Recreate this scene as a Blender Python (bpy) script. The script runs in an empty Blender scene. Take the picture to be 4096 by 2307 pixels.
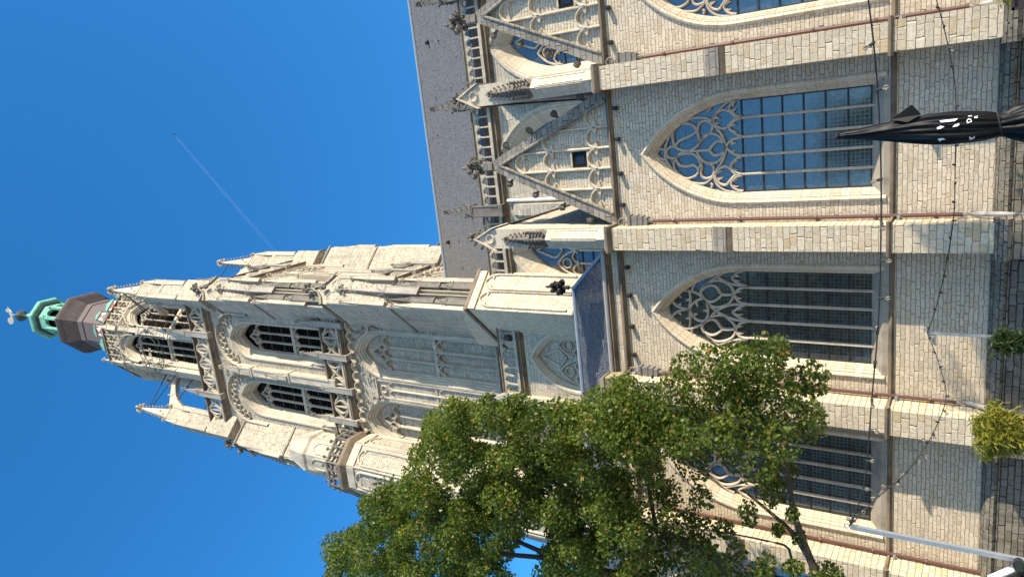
import bpy, math, random
from math import sin, cos, pi, sqrt, radians, floor
from mathutils import Vector, Matrix, noise as mnoise
random.seed(7)
SC = bpy.context.scene
COL = SC.collection

# ------------------------------------------------------------------ camera
# phone held upright, file stored on its side: the camera is rolled by 90 degrees
CAM_H = 1.7
R_right = Vector((0.96835786, 0.24750455, 0.03200878))    # world vector of the upright picture's right
R_down = Vector((-0.1095049, 0.53664021, -0.83667554))    # world vector of the upright picture's down
R_fwd = Vector((-0.2242582, 0.80669622, 0.54676272))
cam = bpy.data.cameras.new("camera")
cam.sensor_width = 36.0
cam.sensor_fit = 'HORIZONTAL'
cam.lens = 24.96
cam.clip_start = 0.1
cam.clip_end = 60000
co = bpy.data.objects.new("camera", cam)
m = Matrix.Identity(4)
for i in range(3):
    m[i][0] = R_down[i]; m[i][1] = R_right[i]; m[i][2] = -R_fwd[i]
m[2][3] = CAM_H
co.matrix_world = m
COL.objects.link(co)
SC.camera = co

# ------------------------------------------------------------------ sky, sun, exposure
SUN_EL, SUN_AZ = radians(20.5), radians(111)      # azimuth from +Y (into the picture) clockwise
sd = Vector((sin(SUN_AZ) * cos(SUN_EL), cos(SUN_AZ) * cos(SUN_EL), sin(SUN_EL)))
W = bpy.data.worlds.new("World")
SC.world = W
W.use_nodes = True
wt = W.node_tree
sky = wt.nodes.new('ShaderNodeTexSky')
sky.sky_type = 'NISHITA'
sky.sun_disc = False
sky.sun_elevation = SUN_EL
sky.sun_rotation = SUN_AZ
sky.altitude = 0
sky.air_density = 1.0
sky.dust_density = 0.25
sky.ozone_density = 5.0
hs = wt.nodes.new('ShaderNodeHueSaturation')                 # the phone's vivid colour setting
hs.inputs['Saturation'].default_value = 1.2; hs.inputs['Hue'].default_value = .497; hs.inputs['Value'].default_value = .97
wt.links.new(sky.outputs[0], hs.inputs['Color'])
wt.links.new(hs.outputs[0], wt.nodes['Background'].inputs[0])
wt.nodes['Background'].inputs[1].default_value = 0.15
sl = bpy.data.lights.new("sun", 'SUN')
sl.energy = 3.6
sl.angle = radians(0.53)
sl.color = (1.0, 0.87, 0.68)
so = bpy.data.objects.new("sun", sl)
so.rotation_euler = (-sd).to_track_quat('-Z', 'Y').to_euler()
so.location = (40, -20, 60)
COL.objects.link(so)
SC.view_settings.view_transform = 'Standard'
SC.view_settings.look = 'None'
SC.view_settings.gamma = 1.0
SC.view_settings.use_curve_mapping = False
SC.view_settings.exposure = 1.23

# ------------------------------------------------------------------ mesh builder
class MB:
    def __init__(s):
        s.v = []; s.f = []; s.M = None; s.cols = None; s.fuv = {}
    def at(s, ox=0, oy=0, ang=0, oz=0):
        s.M = Matrix.Translation((ox, oy, oz)) @ Matrix.Rotation(ang, 4, 'Z'); return s
    def add(s, vs, fs):
        b = len(s.v)
        if s.M is not None:
            vs = [s.M @ Vector(p) for p in vs]
        s.v.extend([tuple(p) for p in vs])
        s.f.extend([tuple(i + b for i in f) for f in fs])
    def box(s, x0, x1, y0, y1, z0, z1):
        s.add([(x0,y0,z0),(x1,y0,z0),(x1,y1,z0),(x0,y1,z0),(x0,y0,z1),(x1,y0,z1),(x1,y1,z1),(x0,y1,z1)],
              [(0,3,2,1),(4,5,6,7),(0,1,5,4),(1,2,6,5),(2,3,7,6),(3,0,4,7)])
    def prism(s, poly, y0, y1):            # polygon in (x,z) extruded along y
        n = len(poly)
        s.add([(x,y0,z) for x,z in poly] + [(x,y1,z) for x,z in poly],
              [tuple(range(n)), tuple(range(2*n-1, n-1, -1))] + [(i,(i+1)%n,(i+1)%n+n,i+n) for i in range(n)])
    def prismx(s, poly, x0, x1):           # polygon in (y,z) extruded along x
        n = len(poly)
        s.add([(x0,y,z) for y,z in poly] + [(x1,y,z) for y,z in poly],
              [tuple(range(n)), tuple(range(2*n-1, n-1, -1))] + [(i,(i+1)%n,(i+1)%n+n,i+n) for i in range(n)])
    def loft(s, rings, cap=True):          # rings of equal length
        n = len(rings[0]); vs = []; fs = []
        for r in rings: vs += r
        for k in range(len(rings)-1):
            for i in range(n):
                j = (i+1) % n
                fs.append((k*n+i, k*n+j, (k+1)*n+j, (k+1)*n+i))
        if cap:
            fs.append(tuple(range(n-1,-1,-1))); fs.append(tuple(range((len(rings)-1)*n, len(rings)*n)))
        s.add(vs, fs)
    def stack(s, cx, cy, prof, n=8, rot=None, cap=True):   # regular n-gon stack, prof = [(apothem, z)...]
        r0 = pi/n if rot is None else rot
        k = 1/cos(pi/n)
        s.loft([[(cx+a*k*cos(r0+2*pi*i/n), cy+a*k*sin(r0+2*pi*i/n), z) for i in range(n)] for a, z in prof], cap)
    def tube(s, pts, r, n=6, closed=False):
        pts = [Vector(p) for p in pts]; rings = []
        N = len(pts)
        for i, p in enumerate(pts):
            a = pts[i-1] if (i > 0 or closed) else p
            b = pts[(i+1) % N] if (i < N-1 or closed) else p
            d = (b-a).normalized()
            u = d.cross(Vector((0,0,1)))
            if u.length < 1e-3: u = Vector((1,0,0))
            u.normalize(); w = d.cross(u)
            rr = r[i] if isinstance(r, (list, tuple)) else r
            rings.append([tuple(p + u*rr*cos(2*pi*k/n) + w*rr*sin(2*pi*k/n)) for k in range(n)])
        if closed: rings.append(rings[0])
        s.loft(rings, not closed)
    def sweep(s, pts, prof, closed=False):  # 2-D path in (x,z); prof = [(offset to the left, y)...]
        N = len(pts); P = [Vector((a, b)) for a, b in pts]; rows = []
        for i in range(N):
            a = P[i-1] if (i > 0 or closed) else None
            b = P[(i+1) % N] if (i < N-1 or closed) else None
            d1 = (P[i]-a).normalized() if a is not None and (P[i]-a).length > 1e-6 else None
            d2 = (b-P[i]).normalized() if b is not None and (b-P[i]).length > 1e-6 else None
            if d1 is None: d1 = d2
            if d2 is None: d2 = d1
            n1 = Vector((-d1.y, d1.x)); n2 = Vector((-d2.y, d2.x))
            nn = n1+n2
            if nn.length < 1e-4: nn = n1.copy()
            nn.normalize()
            k = min(1.6, 1/max(0.3, nn.dot(n1)))
            rows.append([(P[i].x+nn.x*k*o, y, P[i].y+nn.y*k*o) for o, y in prof])
        if closed: rows.append(rows[0])
        m_ = len(prof); vs = [q for r in rows for q in r]; fs = []
        cu = [0.0]; cv = [random.random()*3]                # joints run across the moulding, along its length
        for (o1, y1), (o2, y2) in zip(prof[:-1], prof[1:]): cu.append(cu[-1]+sqrt((o1-o2)**2+(y1-y2)**2))
        for i in range(len(rows)-1): cv.append(cv[-1]+(P[(i+1) % N]-P[i]).length)
        n0 = len(s.f)
        for i in range(len(rows)-1):
            for j in range(m_-1):
                s.fuv[n0+len(fs)] = ((cu[j],cv[i]),(cu[j+1],cv[i]),(cu[j+1],cv[i+1]),(cu[j],cv[i+1]))
                fs.append((i*m_+j, i*m_+j+1, (i+1)*m_+j+1, (i+1)*m_+j))
        s.add(vs, fs)
    def rib(s, pts, w, yf, d, closed=False):
        h = w/2
        s.sweep(pts, [(-h, yf+d), (-h, yf+d*.5), (-h*.4, yf), (h*.4, yf), (h, yf+d*.5), (h, yf+d)], closed)
    def blob(s, p, sx, sy, sz, rot=0.0, tilt=0.0):       # knobbly carved lump
        x, y, z = p; vs = []
        for k, (rz, rr) in enumerate(((-1,.35),(-.35,.95),(.35,.9),(1,.3))):
            for i in range(5):
                a = rot + 2*pi*i/5 + k*.5
                q = rr*(0.8+.4*random.random())
                vs.append((x+sx*q*cos(a)+tilt*rz*sx, y+sy*q*sin(a), z+sz*rz))
        fs = [(4,3,2,1,0), (15,16,17,18,19)]
        for k in range(3):
            for i in range(5):
                j = (i+1) % 5
                fs.append((k*5+i, k*5+j, k*5+5+j, k*5+5+i))
        s.add(vs, fs)
    def crocket(s, p, d, sz):                            # curled leaf standing off an edge in direction d
        p = Vector(p); d = Vector(d).normalized()
        q = p + d*sz*.7
        s.tube([tuple(p - d*sz*.15), tuple(p + d*sz*.35 + Vector((0,0,sz*.05))), tuple(q + Vector((0,0,sz*.25)))], [sz*.16, sz*.14, sz*.1], 4)
        s.blob(tuple(q + Vector((0,0,sz*.22))), sz*.34, sz*.34, sz*.27, random.random()*6)
    def finial(s, x, y, z, h):                           # stem, two leaf rings, bud
        s.tube([(x,y,z-.02),(x,y,z+h)], [h*.09, h*.05], 6)
        for zz, r in ((.38,.26), (.68,.17)):
            for i in range(4):
                a = pi/4 + i*pi/2
                s.blob((x+cos(a)*r*h, y+sin(a)*r*h, z+zz*h), h*.12, h*.12, h*.11, a)
            s.blob((x,y,z+zz*h), h*.13, h*.13, h*.07)
        s.blob((x,y,z+h*.97), h*.07, h*.07, h*.12)
    def spire(s, x, y, z, w, h, nc=5, rot=pi/4, cs=None, n=4):
        cs = cs or w*.36
        k = 1/cos(pi/n)
        s.stack(x, y, [(w/2, z), (w*.07, z+h*.9)], n, rot)
        for i in range(n):
            a = rot + 2*pi*i/n
            for c in range(nc):
                t = (c+.5)/nc
                rr = w/2*k*(1-t*.86)
                s.crocket((x+cos(a)*rr, y+sin(a)*rr, z+h*.9*t), (cos(a), sin(a), .15), cs*(1-.35*t))
        s.finial(x, y, z+h*.84, h*.26)
    def pinnacle(s, x, y, z, w, hs, hp, nc=5, ang=0):
        rot = pi/4+ang
        s.stack(x, y, [(w*.58, z), (w*.58, z+w*.3), (w/2, z+w*.42), (w/2, z+hs), (w*.62, z+hs+.02), (w*.6, z+hs+w*.14), (w*.46, z+hs+w*.2)], 4, rot)
        for i in range(4):                               # gablets with a sunk panel below
            a = ang + i*pi/2
            M0 = s.M
            B = Matrix.Translation((x, y, z)) @ Matrix.Rotation(a, 4, 'Z')
            s.M = (M0 @ B) if M0 is not None else B
            g = w*.5
            s.prism([(-g*.98, hs-w*.12), (g*.98, hs-w*.12), (0, hs+w*1.0)], -w*.57, -w*.3)
            for sx in (-1, 1):
                s.box(sx*g*.9-w*.05, sx*g*.9+w*.05, -w*.55, -w*.45, w*.5, hs-w*.1)
            s.crocket((0, -w*.55, hs+w*.95), (0, -.4, 1), w*.3)
            s.M = M0
        s.spire(x, y, z+hs+w*.15, w*.84, hp, nc, rot)
    def obj(s, name, mat, parent=None, label=None, smooth=False):
        me = bpy.data.meshes.new(name)
        me.from_pydata(s.v, [], s.f)
        me.update()
        uv = me.uv_layers.new(name="UVMap")
        dat = [0.0]*(2*len(me.loops))
        vv = me.vertices
        for p in me.polygons:
            if p.index in s.fuv and p.loop_total == 4:
                for li, c in zip(p.loop_indices, s.fuv[p.index]): dat[2*li], dat[2*li+1] = c
                continue
            n = p.normal
            if abs(n.z) > .985:
                t = Vector((1,0,0)); b = Vector((0,1,0))
            else:
                t = Vector((-n.y, n.x, 0)).normalized(); b = n.cross(t)
            for li in p.loop_indices:
                c = vv[me.loops[li].vertex_index].co
                dat[2*li] = t.dot(c); dat[2*li+1] = b.dot(c)
        uv.data.foreach_set("uv", dat)
        if smooth:
            me.polygons.foreach_set("use_smooth", [True]*len(me.polygons))
        if s.cols is not None:
            at = me.color_attributes.new("tint", 'FLOAT_COLOR', 'CORNER')
            fl = []
            for p in me.polygons:
                c = s.cols[p.index]
                for _ in p.loop_indices: fl += [c[0], c[1], c[2], 1.0]
            at.data.foreach_set("color", fl)
        if mat: me.materials.append(mat)
        o = bpy.data.objects.new(name, me)
        COL.objects.link(o)
        if parent is not None: attach(o, parent)
        if label: o["label"] = label
        return o

def attach(o, parent):
    o.parent = parent
    if parent.type == 'EMPTY':
        o.matrix_parent_inverse = Matrix.Translation(parent.location).inverted()
def tag(o, label=None, cat=None, group=None, kind=None):
    if label: o["label"] = label
    if cat: o["category"] = cat
    if group: o["group"] = group
    if kind: o["kind"] = kind
    return o
def thing(name, label, cat, loc, group=None):
    o = bpy.data.objects.new(name, None); o.location = loc
    o.empty_display_size = .3
    COL.objects.link(o)
    return tag(o, label, cat, group)

def arch(cx, zs, w, rise, n=9):
    R = (w*w+rise*rise)/(2*w)
    a1 = math.asin(min(1, rise/R))
    if rise < w: a1 = math.asin(min(1, rise/R))
    L = [(cx-w+R-R*cos(a1*i/n), zs+R*sin(a1*i/n)) for i in range(n+1)]
    return L + [(2*cx-x, z) for x, z in L[-2::-1]]
def outline(cx, z0, zs, w, rise, n=9):
    return [(cx-w, z0)] + arch(cx, zs, w, rise, n) + [(cx+w, z0)]
def wall(mb, x0, x1, z0, z1, holes, y=0.0, n=7):
    """flat wall with pointed openings, holes = [(cx, sill, spring, half width, rise)]"""
    br = {x0, x1}
    for cx, a, zs, w, rise in holes:
        for x, z in arch(cx, zs, w, rise, n): br.add(round(x, 4))
    br = sorted(b for b in br if x0-1e-6 <= b <= x1+1e-6)
    def top(h, x):
        cx, a, zs, w, rise = h
        R = (w*w+rise*rise)/(2*w); u = w-abs(x-cx)
        return zs + sqrt(max(0, R*R-(R-u)**2))
    for xa, xb in zip(br[:-1], br[1:]):
        xm = (xa+xb)/2; hit = None
        for h in holes:
            if abs(xm-h[0]) < h[3]: hit = h
        if hit is None:
            mb.add([(xa,y,z0),(xb,y,z0),(xb,y,z1),(xa,y,z1)], [(0,1,2,3)])
        else:
            if hit[1] > z0: mb.add([(xa,y,z0),(xb,y,z0),(xb,y,hit[1]),(xa,y,hit[1])], [(0,1,2,3)])
            mb.add([(xa,y,top(hit,xa)),(xb,y,top(hit,xb)),(xb,y,z1),(xa,y,z1)], [(0,1,2,3)])
def fill_arch(mb, cx, z0, zs, w, rise, y):
    o = outline(cx, z0, zs, w, rise)
    mb.add([(x, y, z) for x, z in o], [tuple(range(len(o)))])
def curve(pts, k=3):
    if len(pts) < 3: return pts
    closed = (pts[0] == pts[-1])
    out = []
    n = len(pts)
    for i in range(n-1):
        p1, p2 = pts[i], pts[i+1]
        p0 = pts[i-1] if i > 0 else (pts[-2] if closed else p1)
        p3 = pts[i+2] if i+2 < n else (pts[1] if closed else p2)
        for j in range(k):
            t = j/k
            out.append(tuple(.5*((2*p1[a]) + (-p0[a]+p2[a])*t + (2*p0[a]-5*p1[a]+4*p2[a]-p3[a])*t*t + (-p0[a]+3*p1[a]-3*p2[a]+p3[a])*t**3) for a in range(len(p1))))
    out.append(pts[-1])
    return out
def circ(cx, cz, r, n=14, a0=0, a1=2*pi):
    return [(cx+r*cos(a0+(a1-a0)*i/n), cz+r*sin(a0+(a1-a0)*i/n)) for i in range(n + (0 if abs(a1-a0-2*pi) < 1e-6 else 1))]
def trefoil_head(mb, cx, zs, w, rise, wid, yf, d):
    """pointed light head with cusps"""
    mb.rib(arch(cx, zs, w, rise, 6), wid, yf, d)
    for sx in (-1, 1):
        x0 = cx+sx*w*.86; z0 = zs+rise*.38
        mb.prism([(x0, z0-rise*.16), (x0, z0+rise*.2), (cx+sx*w*.40, z0-rise*.06)], yf+d*.35, yf+d*.8)
def lights(mb, cx, z0, zs, w, rise, n, yf, d, wid, top='flow'):
    """mullions, cusped heads and net tracery for an n-light window"""
    lw = 2*w/n
    zh = zs-lw*.15
    R = (w*w+rise*rise)/(2*w)
    def lim(x):
        u = max(0, w-abs(x-cx)); return zs+sqrt(max(0, R*R-(R-u)**2))
    for i in range(1, n):
        mb.rib([(cx-w+i*lw, z0), (cx-w+i*lw, zh)], wid, yf, d)
    for i in range(n):
        trefoil_head(mb, cx-w+(i+.5)*lw, zh, lw/2, lw*.62, wid*.8, yf, d)
    if n == 4:
        for sx in (-1, 1):
            c = cx+sx*w/2
            mb.rib(arch(c, zh, w/2, w*.95, 7), wid, yf, d)
            mb.rib(circ(c, zh+lw*1.12, lw*.36, 10), wid*.7, yf, d, True)
        mb.rib(curve([(cx, zs+rise*.34), (cx+w*.28, zs+rise*.5), (cx+w*.2, zs+rise*.68), (cx, zs+rise*.93)]), wid*.8, yf, d)
        mb.rib(curve([(cx, zs+rise*.34), (cx-w*.28, zs+rise*.5), (cx-w*.2, zs+rise*.68), (cx, zs+rise*.93)]), wid*.8, yf, d)
    else:
        for i in range(1, n):
            x = cx-w+i*lw
            zc = zh+lw*.78
            mb.rib(circ(x, zc, lw*.34, 10), wid*.7, yf, d, True)
        mb.rib(curve([(cx-lw*.9, zh+lw*.5), (cx-lw*.45, zh+lw*1.15), (cx, min(zs+rise*.9, zh+lw*1.9))]), wid*.7, yf, d)
        mb.rib(curve([(cx+lw*.9, zh+lw*.5), (cx+lw*.45, zh+lw*1.15), (cx, min(zs+rise*.9, zh+lw*1.9))]), wid*.7, yf, d)
def string(mb, x0, x1, z0, z1, pr, y=0.0):
    """moulded course with a weathered top, face at y"""
    h = z1-z0
    mb.prismx([(y+.02, z0-h*.25), (y-pr*.45, z0), (y-pr*.5, z0+h*.3), (y-pr, z0+h*.45), (y-pr, z0+h*.75), (y+.02, z1+pr*.7)], x0, x1)

# ------------------------------------------------------------------ materials
def mat(name):
    M = bpy.data.materials.new(name); M.use_nodes = True
    nt = M.node_tree
    b = nt.nodes['Principled BSDF']
    return M, nt, b
class NB:
    def __init__(s, nt): s.nt = nt
    def n(s, t, **kw):
        x = s.nt.nodes.new(t)
        for k, v in kw.items(): setattr(x, k, v)
        return x
    def put(s, sock, v):
        if isinstance(v, bpy.types.NodeSocket): s.nt.links.new(v, sock)
        else: sock.default_value = v
    def m(s, op, a, b=0.0, c=None, clamp=False):
        x = s.n('ShaderNodeMath', operation=op, use_clamp=clamp)
        s.put(x.inputs[0], a); s.put(x.inputs[1], b)
        if c is not None: s.put(x.inputs[2], c)
        return x.outputs[0]
    def mix(s, f, a, b, mode='MIX'):
        x = s.n('ShaderNodeMix', data_type='RGBA', blend_type=mode)
        s.put(x.inputs[0], f); s.put(x.inputs[6], a); s.put(x.inputs[7], b)
        return x.outputs[2]
    def noise(s, vec, scale, detail=3.0, rough=.55, dim='3D'):
        x = s.n('ShaderNodeTexNoise', noise_dimensions=dim)
        if vec is not None: s.nt.links.new(vec, x.inputs['Vector'])
        x.inputs['Scale'].default_value = scale; x.inputs['Detail'].default_value = detail; x.inputs['Roughness'].default_value = rough
        return x.outputs['Fac']
    def ramp(s, f, stops):
        x = s.n('ShaderNodeValToRGB')
        e = x.color_ramp.elements
        while len(e) < len(stops): e.new(.5)
        for q, (p, c) in zip(e, stops):
            q.position = p; q.color = c if len(c) == 4 else (*c, 1)
        s.put(x.inputs[0], f)
        return x.outputs[0]
    def step(s, f, a, b):
        x = s.n('ShaderNodeMapRange', interpolation_type='SMOOTHSTEP')
        s.put(x.inputs[0], f); x.inputs[1].default_value = a; x.inputs[2].default_value = b
        return x.outputs[0]
    def scalev(s, vec, k):
        x = s.n('ShaderNodeVectorMath', operation='MULTIPLY'); s.put(x.inputs[0], vec); x.inputs[1].default_value = k
        return x.outputs[0]
    def bump(s, h, st, dist):
        x = s.n('ShaderNodeBump'); x.inputs['Strength'].default_value = st; x.inputs['Distance'].default_value = dist
        s.nt.links.new(h, x.inputs['Height'])
        return x.outputs[0]

def masonry(name, h, L, cols, joint=.014, jcol=(.20,.17,.13), wob=.05, bump=.8, bdist=.03, grime=.35, gcol=(.16,.15,.14), gscale=.5, rough=.9, streak=0.0, hvar=True):
    M, nt, b = mat(name); q = NB(nt)
    uv = q.n('ShaderNodeUVMap', uv_map='UVMap').outputs[0]
    pos = q.n('ShaderNodeNewGeometry').outputs['Position']
    wx = q.noise(uv, 3.1, 2); wy = q.noise(uv, 4.7, 2)
    sx = q.n('ShaderNodeSeparateXYZ'); nt.links.new(uv, sx.inputs[0])
    u = q.m('ADD', sx.outputs[0], q.m('MULTIPLY', q.m('SUBTRACT', wx, .5), wob*2.2))
    v = q.m('ADD', sx.outputs[1], q.m('MULTIPLY', q.m('SUBTRACT', wy, .5), wob))
    if hvar:   # courses of unequal height
        v = q.m('ADD', v, q.m('MULTIPLY', q.m('SINE', q.m('MULTIPLY', v, 2.9)), h*.35))
    vr = q.m('DIVIDE', v, h)
    row = q.m('FLOOR', vr); fv = q.m('FRACT', vr)
    wn = q.n('ShaderNodeTexWhiteNoise', noise_dimensions='1D'); nt.links.new(row, wn.inputs['W'])
    sc = q.n('ShaderNodeSeparateColor'); nt.links.new(wn.outputs['Color'], sc.inputs[0])
    ll = q.m('MULTIPLY', L, q.m('ADD', .6, q.m('MULTIPLY', sc.outputs[0], .8)))
    ur = q.m('ADD', q.m('DIVIDE', u, ll), q.m('MULTIPLY', sc.outputs[1], 37.0))
    # uneven stone lengths inside a row
    ur = q.m('ADD', ur, q.m('MULTIPLY', q.m('SINE', q.m('ADD', q.m('MULTIPLY', ur, 2.1), q.m('MULTIPLY', row, 1.7))), .28))
    cell = q.m('FLOOR', ur); fu = q.m('FRACT', ur)
    cb = q.n('ShaderNodeCombineXYZ'); nt.links.new(cell, cb.inputs[0]); nt.links.new(row, cb.inputs[1])
    w2 = q.n('ShaderNodeTexWhiteNoise', noise_dimensions='2D'); nt.links.new(cb.outputs[0], w2.inputs['Vector'])
    s2 = q.n('ShaderNodeSeparateColor'); nt.links.new(w2.outputs['Color'], s2.inputs[0])
    du = q.m('MULTIPLY', q.m('MINIMUM', fu, q.m('SUBTRACT', 1.0, fu)), ll)
    dv = q.m('MULTIPLY', q.m('MINIMUM', fv, q.m('SUBTRACT', 1.0, fv)), h)
    ds = q.n('ShaderNodeMath', operation='SMOOTH_MIN'); nt.links.new(du, ds.inputs[0]); nt.links.new(dv, ds.inputs[1]); ds.inputs[2].default_value = joint*2.0
    mask = q.step(ds.outputs[0], -joint*.2, joint*1.05)
    c = q.ramp(s2.outputs[0], [(i/(len(cols)-1), k) for i, k in enumerate(cols)])
    fine = q.noise(uv, 14, 5, .7)
    c = q.mix(1.0, c, q.ramp(fine, [(.3, (.72,.71,.70)), (.7, (1.12,1.12,1.12))]), 'MULTIPLY')
    c = q.mix(mask, (*jcol, 1), c)
    big = q.noise(pos, gscale, 6, .62)
    gm = q.m('MULTIPLY', q.step(big, .48, .78), grime)
    c = q.mix(gm, c, (*gcol, 1))
    if streak > 0:
        stv = q.noise(q.scalev(pos, (3.2, 3.2, .16)), 1.0, 4, .65)
        c = q.mix(q.m('MULTIPLY', q.step(stv, .5, .72), streak), c, (*gcol, 1))
    nt.links.new(c, b.inputs['Base Color'])
    b.inputs['Roughness'].default_value = rough
    b.inputs['Specular IOR Level'].default_value = .2
    face = q.m('ADD', q.m('MULTIPLY', fine, .35), q.m('MULTIPLY', s2.outputs[1], .5))
    tilt = q.m('MULTIPLY', q.m('SUBTRACT', fv, .5), q.m('MULTIPLY', q.m('SUBTRACT', s2.outputs[2], .5), 1.2))
    hh = q.m('MULTIPLY', mask, q.m('ADD', .8, q.m('ADD', face, tilt)))
    nt.links.new(q.bump(hh, bump, bdist), b.inputs['Normal'])
    return M

def plain(name, c1, c2, scale=6, rough=.85, bump=.35, bdist=.01, metal=0.0, spec=.3, stain=0.0, scol=(.08,.075,.07), sscale=1.2):
    M, nt, b = mat(name); q = NB(nt)
    pos = q.n('ShaderNodeNewGeometry').outputs['Position']
    n1 = q.noise(pos, scale, 6, .65)
    c = q.mix(n1, (*c1, 1), (*c2, 1))
    if stain > 0:
        n2 = q.noise(q.scalev(pos, (1, 1, .35)), sscale, 5, .65)
        c = q.mix(q.m('MULTIPLY', q.step(n2, .42, .68), stain), c, (*scol, 1))
    nt.links.new(c, b.inputs['Base Color'])
    b.inputs['Roughness'].default_value = rough
    b.inputs['Metallic'].default_value = metal
    b.inputs['Specular IOR Level'].default_value = spec
    nt.links.new(q.bump(n1, bump, bdist), b.inputs['Normal'])
    return M

CREAM = [(.56,.47,.345), (.61,.52,.39), (.635,.55,.415), (.61,.525,.395), (.66,.58,.445), (.625,.54,.41), (.59,.505,.38), (.56,.45,.30)]
GREY = [(.38,.335,.255), (.47,.415,.32), (.53,.47,.365), (.43,.39,.315), (.56,.495,.385), (.49,.43,.33)]
M_WALL = masonry('aisle rubble stone', .10, .25, CREAM, joint=.010, jcol=(.48,.395,.285), wob=.07, bump=.8, bdist=.035, grime=.2, gcol=(.28,.255,.22), streak=.28)
M_BUTT = masonry('buttress squared stone', .16, .28, [(.565,.475,.335), (.61,.52,.38), (.635,.55,.41), (.595,.51,.38), (.665,.58,.435), (.62,.535,.395), (.585,.495,.36), (.55,.43,.255)], joint=.012, jcol=(.49,.405,.295), wob=.055, bump=.8, bdist=.04, grime=.18, gcol=(.30,.27,.23), streak=.25)
M_CLER = masonry('clerestory stone', .2, .42, GREY, joint=.014, jcol=(.30,.27,.22), wob=.03, bump=.8, bdist=.03, grime=.3, gcol=(.27,.25,.22))
M_TOWER = masonry('tower stone', .15, .5, GREY, joint=.014, jcol=(.30,.265,.21), wob=.03, bump=1.0, bdist=.05, grime=.6, gcol=(.22,.21,.19), gscale=.6, streak=.6)
M_DARKST = masonry('weathered tower stone', .2, .6, [(.20,.18,.16), (.30,.27,.24), (.36,.33,.29), (.25,.23,.21)], joint=.02, wob=.03, bump=.9, bdist=.04, grime=.5, gcol=(.10,.10,.10), streak=.4)
M_TRIM = masonry('dressed limestone', .24, 2.2, [(.50,.43,.32), (.55,.48,.37), (.60,.53,.42), (.57,.50,.39), (.53,.44,.31)], joint=.009, jcol=(.30,.25,.18), wob=.0, bump=.5, bdist=.02, grime=.25, gcol=(.33,.29,.22), gscale=1.2, hvar=False)
M_TTRIM = plain('dressed tower limestone', (.36,.32,.245), (.55,.49,.38), 3.0, .9, .8, .05, stain=.6, scol=(.21,.195,.17), sscale=1.1)
M_TRAC = masonry('tracery stone', .34, 2.0, [(.45,.395,.315), (.51,.45,.36), (.55,.485,.39), (.48,.42,.335)], joint=.008, jcol=(.22,.19,.15), wob=0, bump=.3, bdist=.01, grime=.3, gcol=(.24,.22,.19), gscale=1.5, hvar=False)
M_STRING = plain('weathered brown string stone', (.13,.10,.07), (.27,.21,.145), 5, .9, .5, .02, stain=.7, scol=(.06,.05,.04))
M_COPING = masonry('lichened grey coping stone', .2, .5, [(.20,.18,.15), (.27,.245,.205), (.33,.30,.25), (.24,.22,.185)], joint=.012, jcol=(.08,.075,.065), wob=.02, bump=.9, bdist=.03, grime=.75, gcol=(.13,.12,.105), gscale=2.2, hvar=False)
M_PLINTH = masonry('dark damp plinth stone', .13, .26, [(.18,.16,.125), (.23,.21,.165), (.27,.24,.19), (.20,.185,.15)], joint=.012, jcol=(.07,.065,.055), wob=.06, bump=1.0, bdist=.05, grime=.7, gcol=(.045,.05,.03), gscale=1.4, streak=.5)
M_SILL = plain('worn sill stone', (.26,.23,.18), (.42,.37,.29), 2.5, .9, .4, .02, stain=.6, scol=(.15,.135,.115), sscale=2)
M_CROCK = plain('blackened carved stone', (.085,.078,.068), (.25,.225,.185), 3.5, .92, .6, .03, stain=.6, scol=(.045,.043,.04))
M_TCROCK = plain('weathered carved stone', (.20,.19,.165), (.44,.40,.335), 1.6, .92, .5, .02, stain=.5, scol=(.13,.125,.12))
M_SLATE = masonry('grey roof slate', .19, .26, [(.14,.136,.13), (.17,.165,.157), (.19,.184,.175), (.155,.15,.143)], joint=.016, jcol=(.055,.053,.05), wob=.01, bump=.8, bdist=.03, grime=.35, gcol=(.14,.125,.11), gscale=.3, rough=.5, hvar=False)
M_SLATE2 = masonry('hip roof slate tinted with shade', .17, .24, [(.075,.088,.108), (.11,.125,.148), (.135,.152,.175), (.09,.105,.125)], joint=.018, jcol=(.02,.024,.03), wob=.012, bump=1.0, bdist=.03, grime=.2, rough=.36, hvar=False)  # bluish cast of the sky-lit shade is put into the slate colour
M_SLATEB = masonry('brown spire slate', .32, .4, [(.075,.052,.048), (.10,.07,.064), (.12,.088,.078), (.085,.06,.058)], joint=.035, jcol=(.02,.014,.014), wob=.01, bump=1.0, bdist=.08, grime=.3, gcol=(.15,.12,.10), gscale=.5, rough=.6, hvar=False)
M_SLATEP = plain('brown slate courses', (.065,.052,.05), (.135,.112,.105), 2.2, .6, .5, .03, stain=.3, scol=(.05,.036,.033))
M_LEADB = plain('brown lead cladding', (.10,.078,.075), (.145,.115,.11), 1.5, .7, .3, .02)
M_LEAD = plain('blue grey lead', (.22,.27,.33), (.33,.39,.45), 6, .55, .3, .01)
M_COPPER = plain('green copper', (.11,.33,.25), (.21,.46,.36), 1.2, .75, .4, .03, stain=.6, scol=(.07,.20,.16), sscale=1.6)
M_COPPERD = plain('dark copper', (.02,.035,.035), (.05,.075,.07), 2, .7, .3, .02)
M_IRON = plain('black iron', (.02,.02,.02), (.045,.045,.045), 20, .6, .2, .005)
M_LOUV = plain('dark brown louvre boards', (.030,.022,.016), (.055,.042,.03), 3, .8, .3, .01)
M_VOID = plain('dark interior', (.008,.008,.009), (.015,.014,.013), 2, .95, .1, .01)
M_PIPE = plain('red brown drainpipe', (.085,.035,.028), (.115,.05,.04), 3, .45, .15, .004, spec=.5)
M_PIPEG = plain('grey drainpipe foot', (.30,.29,.28), (.40,.39,.37), 4, .6, .2, .005)
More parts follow.
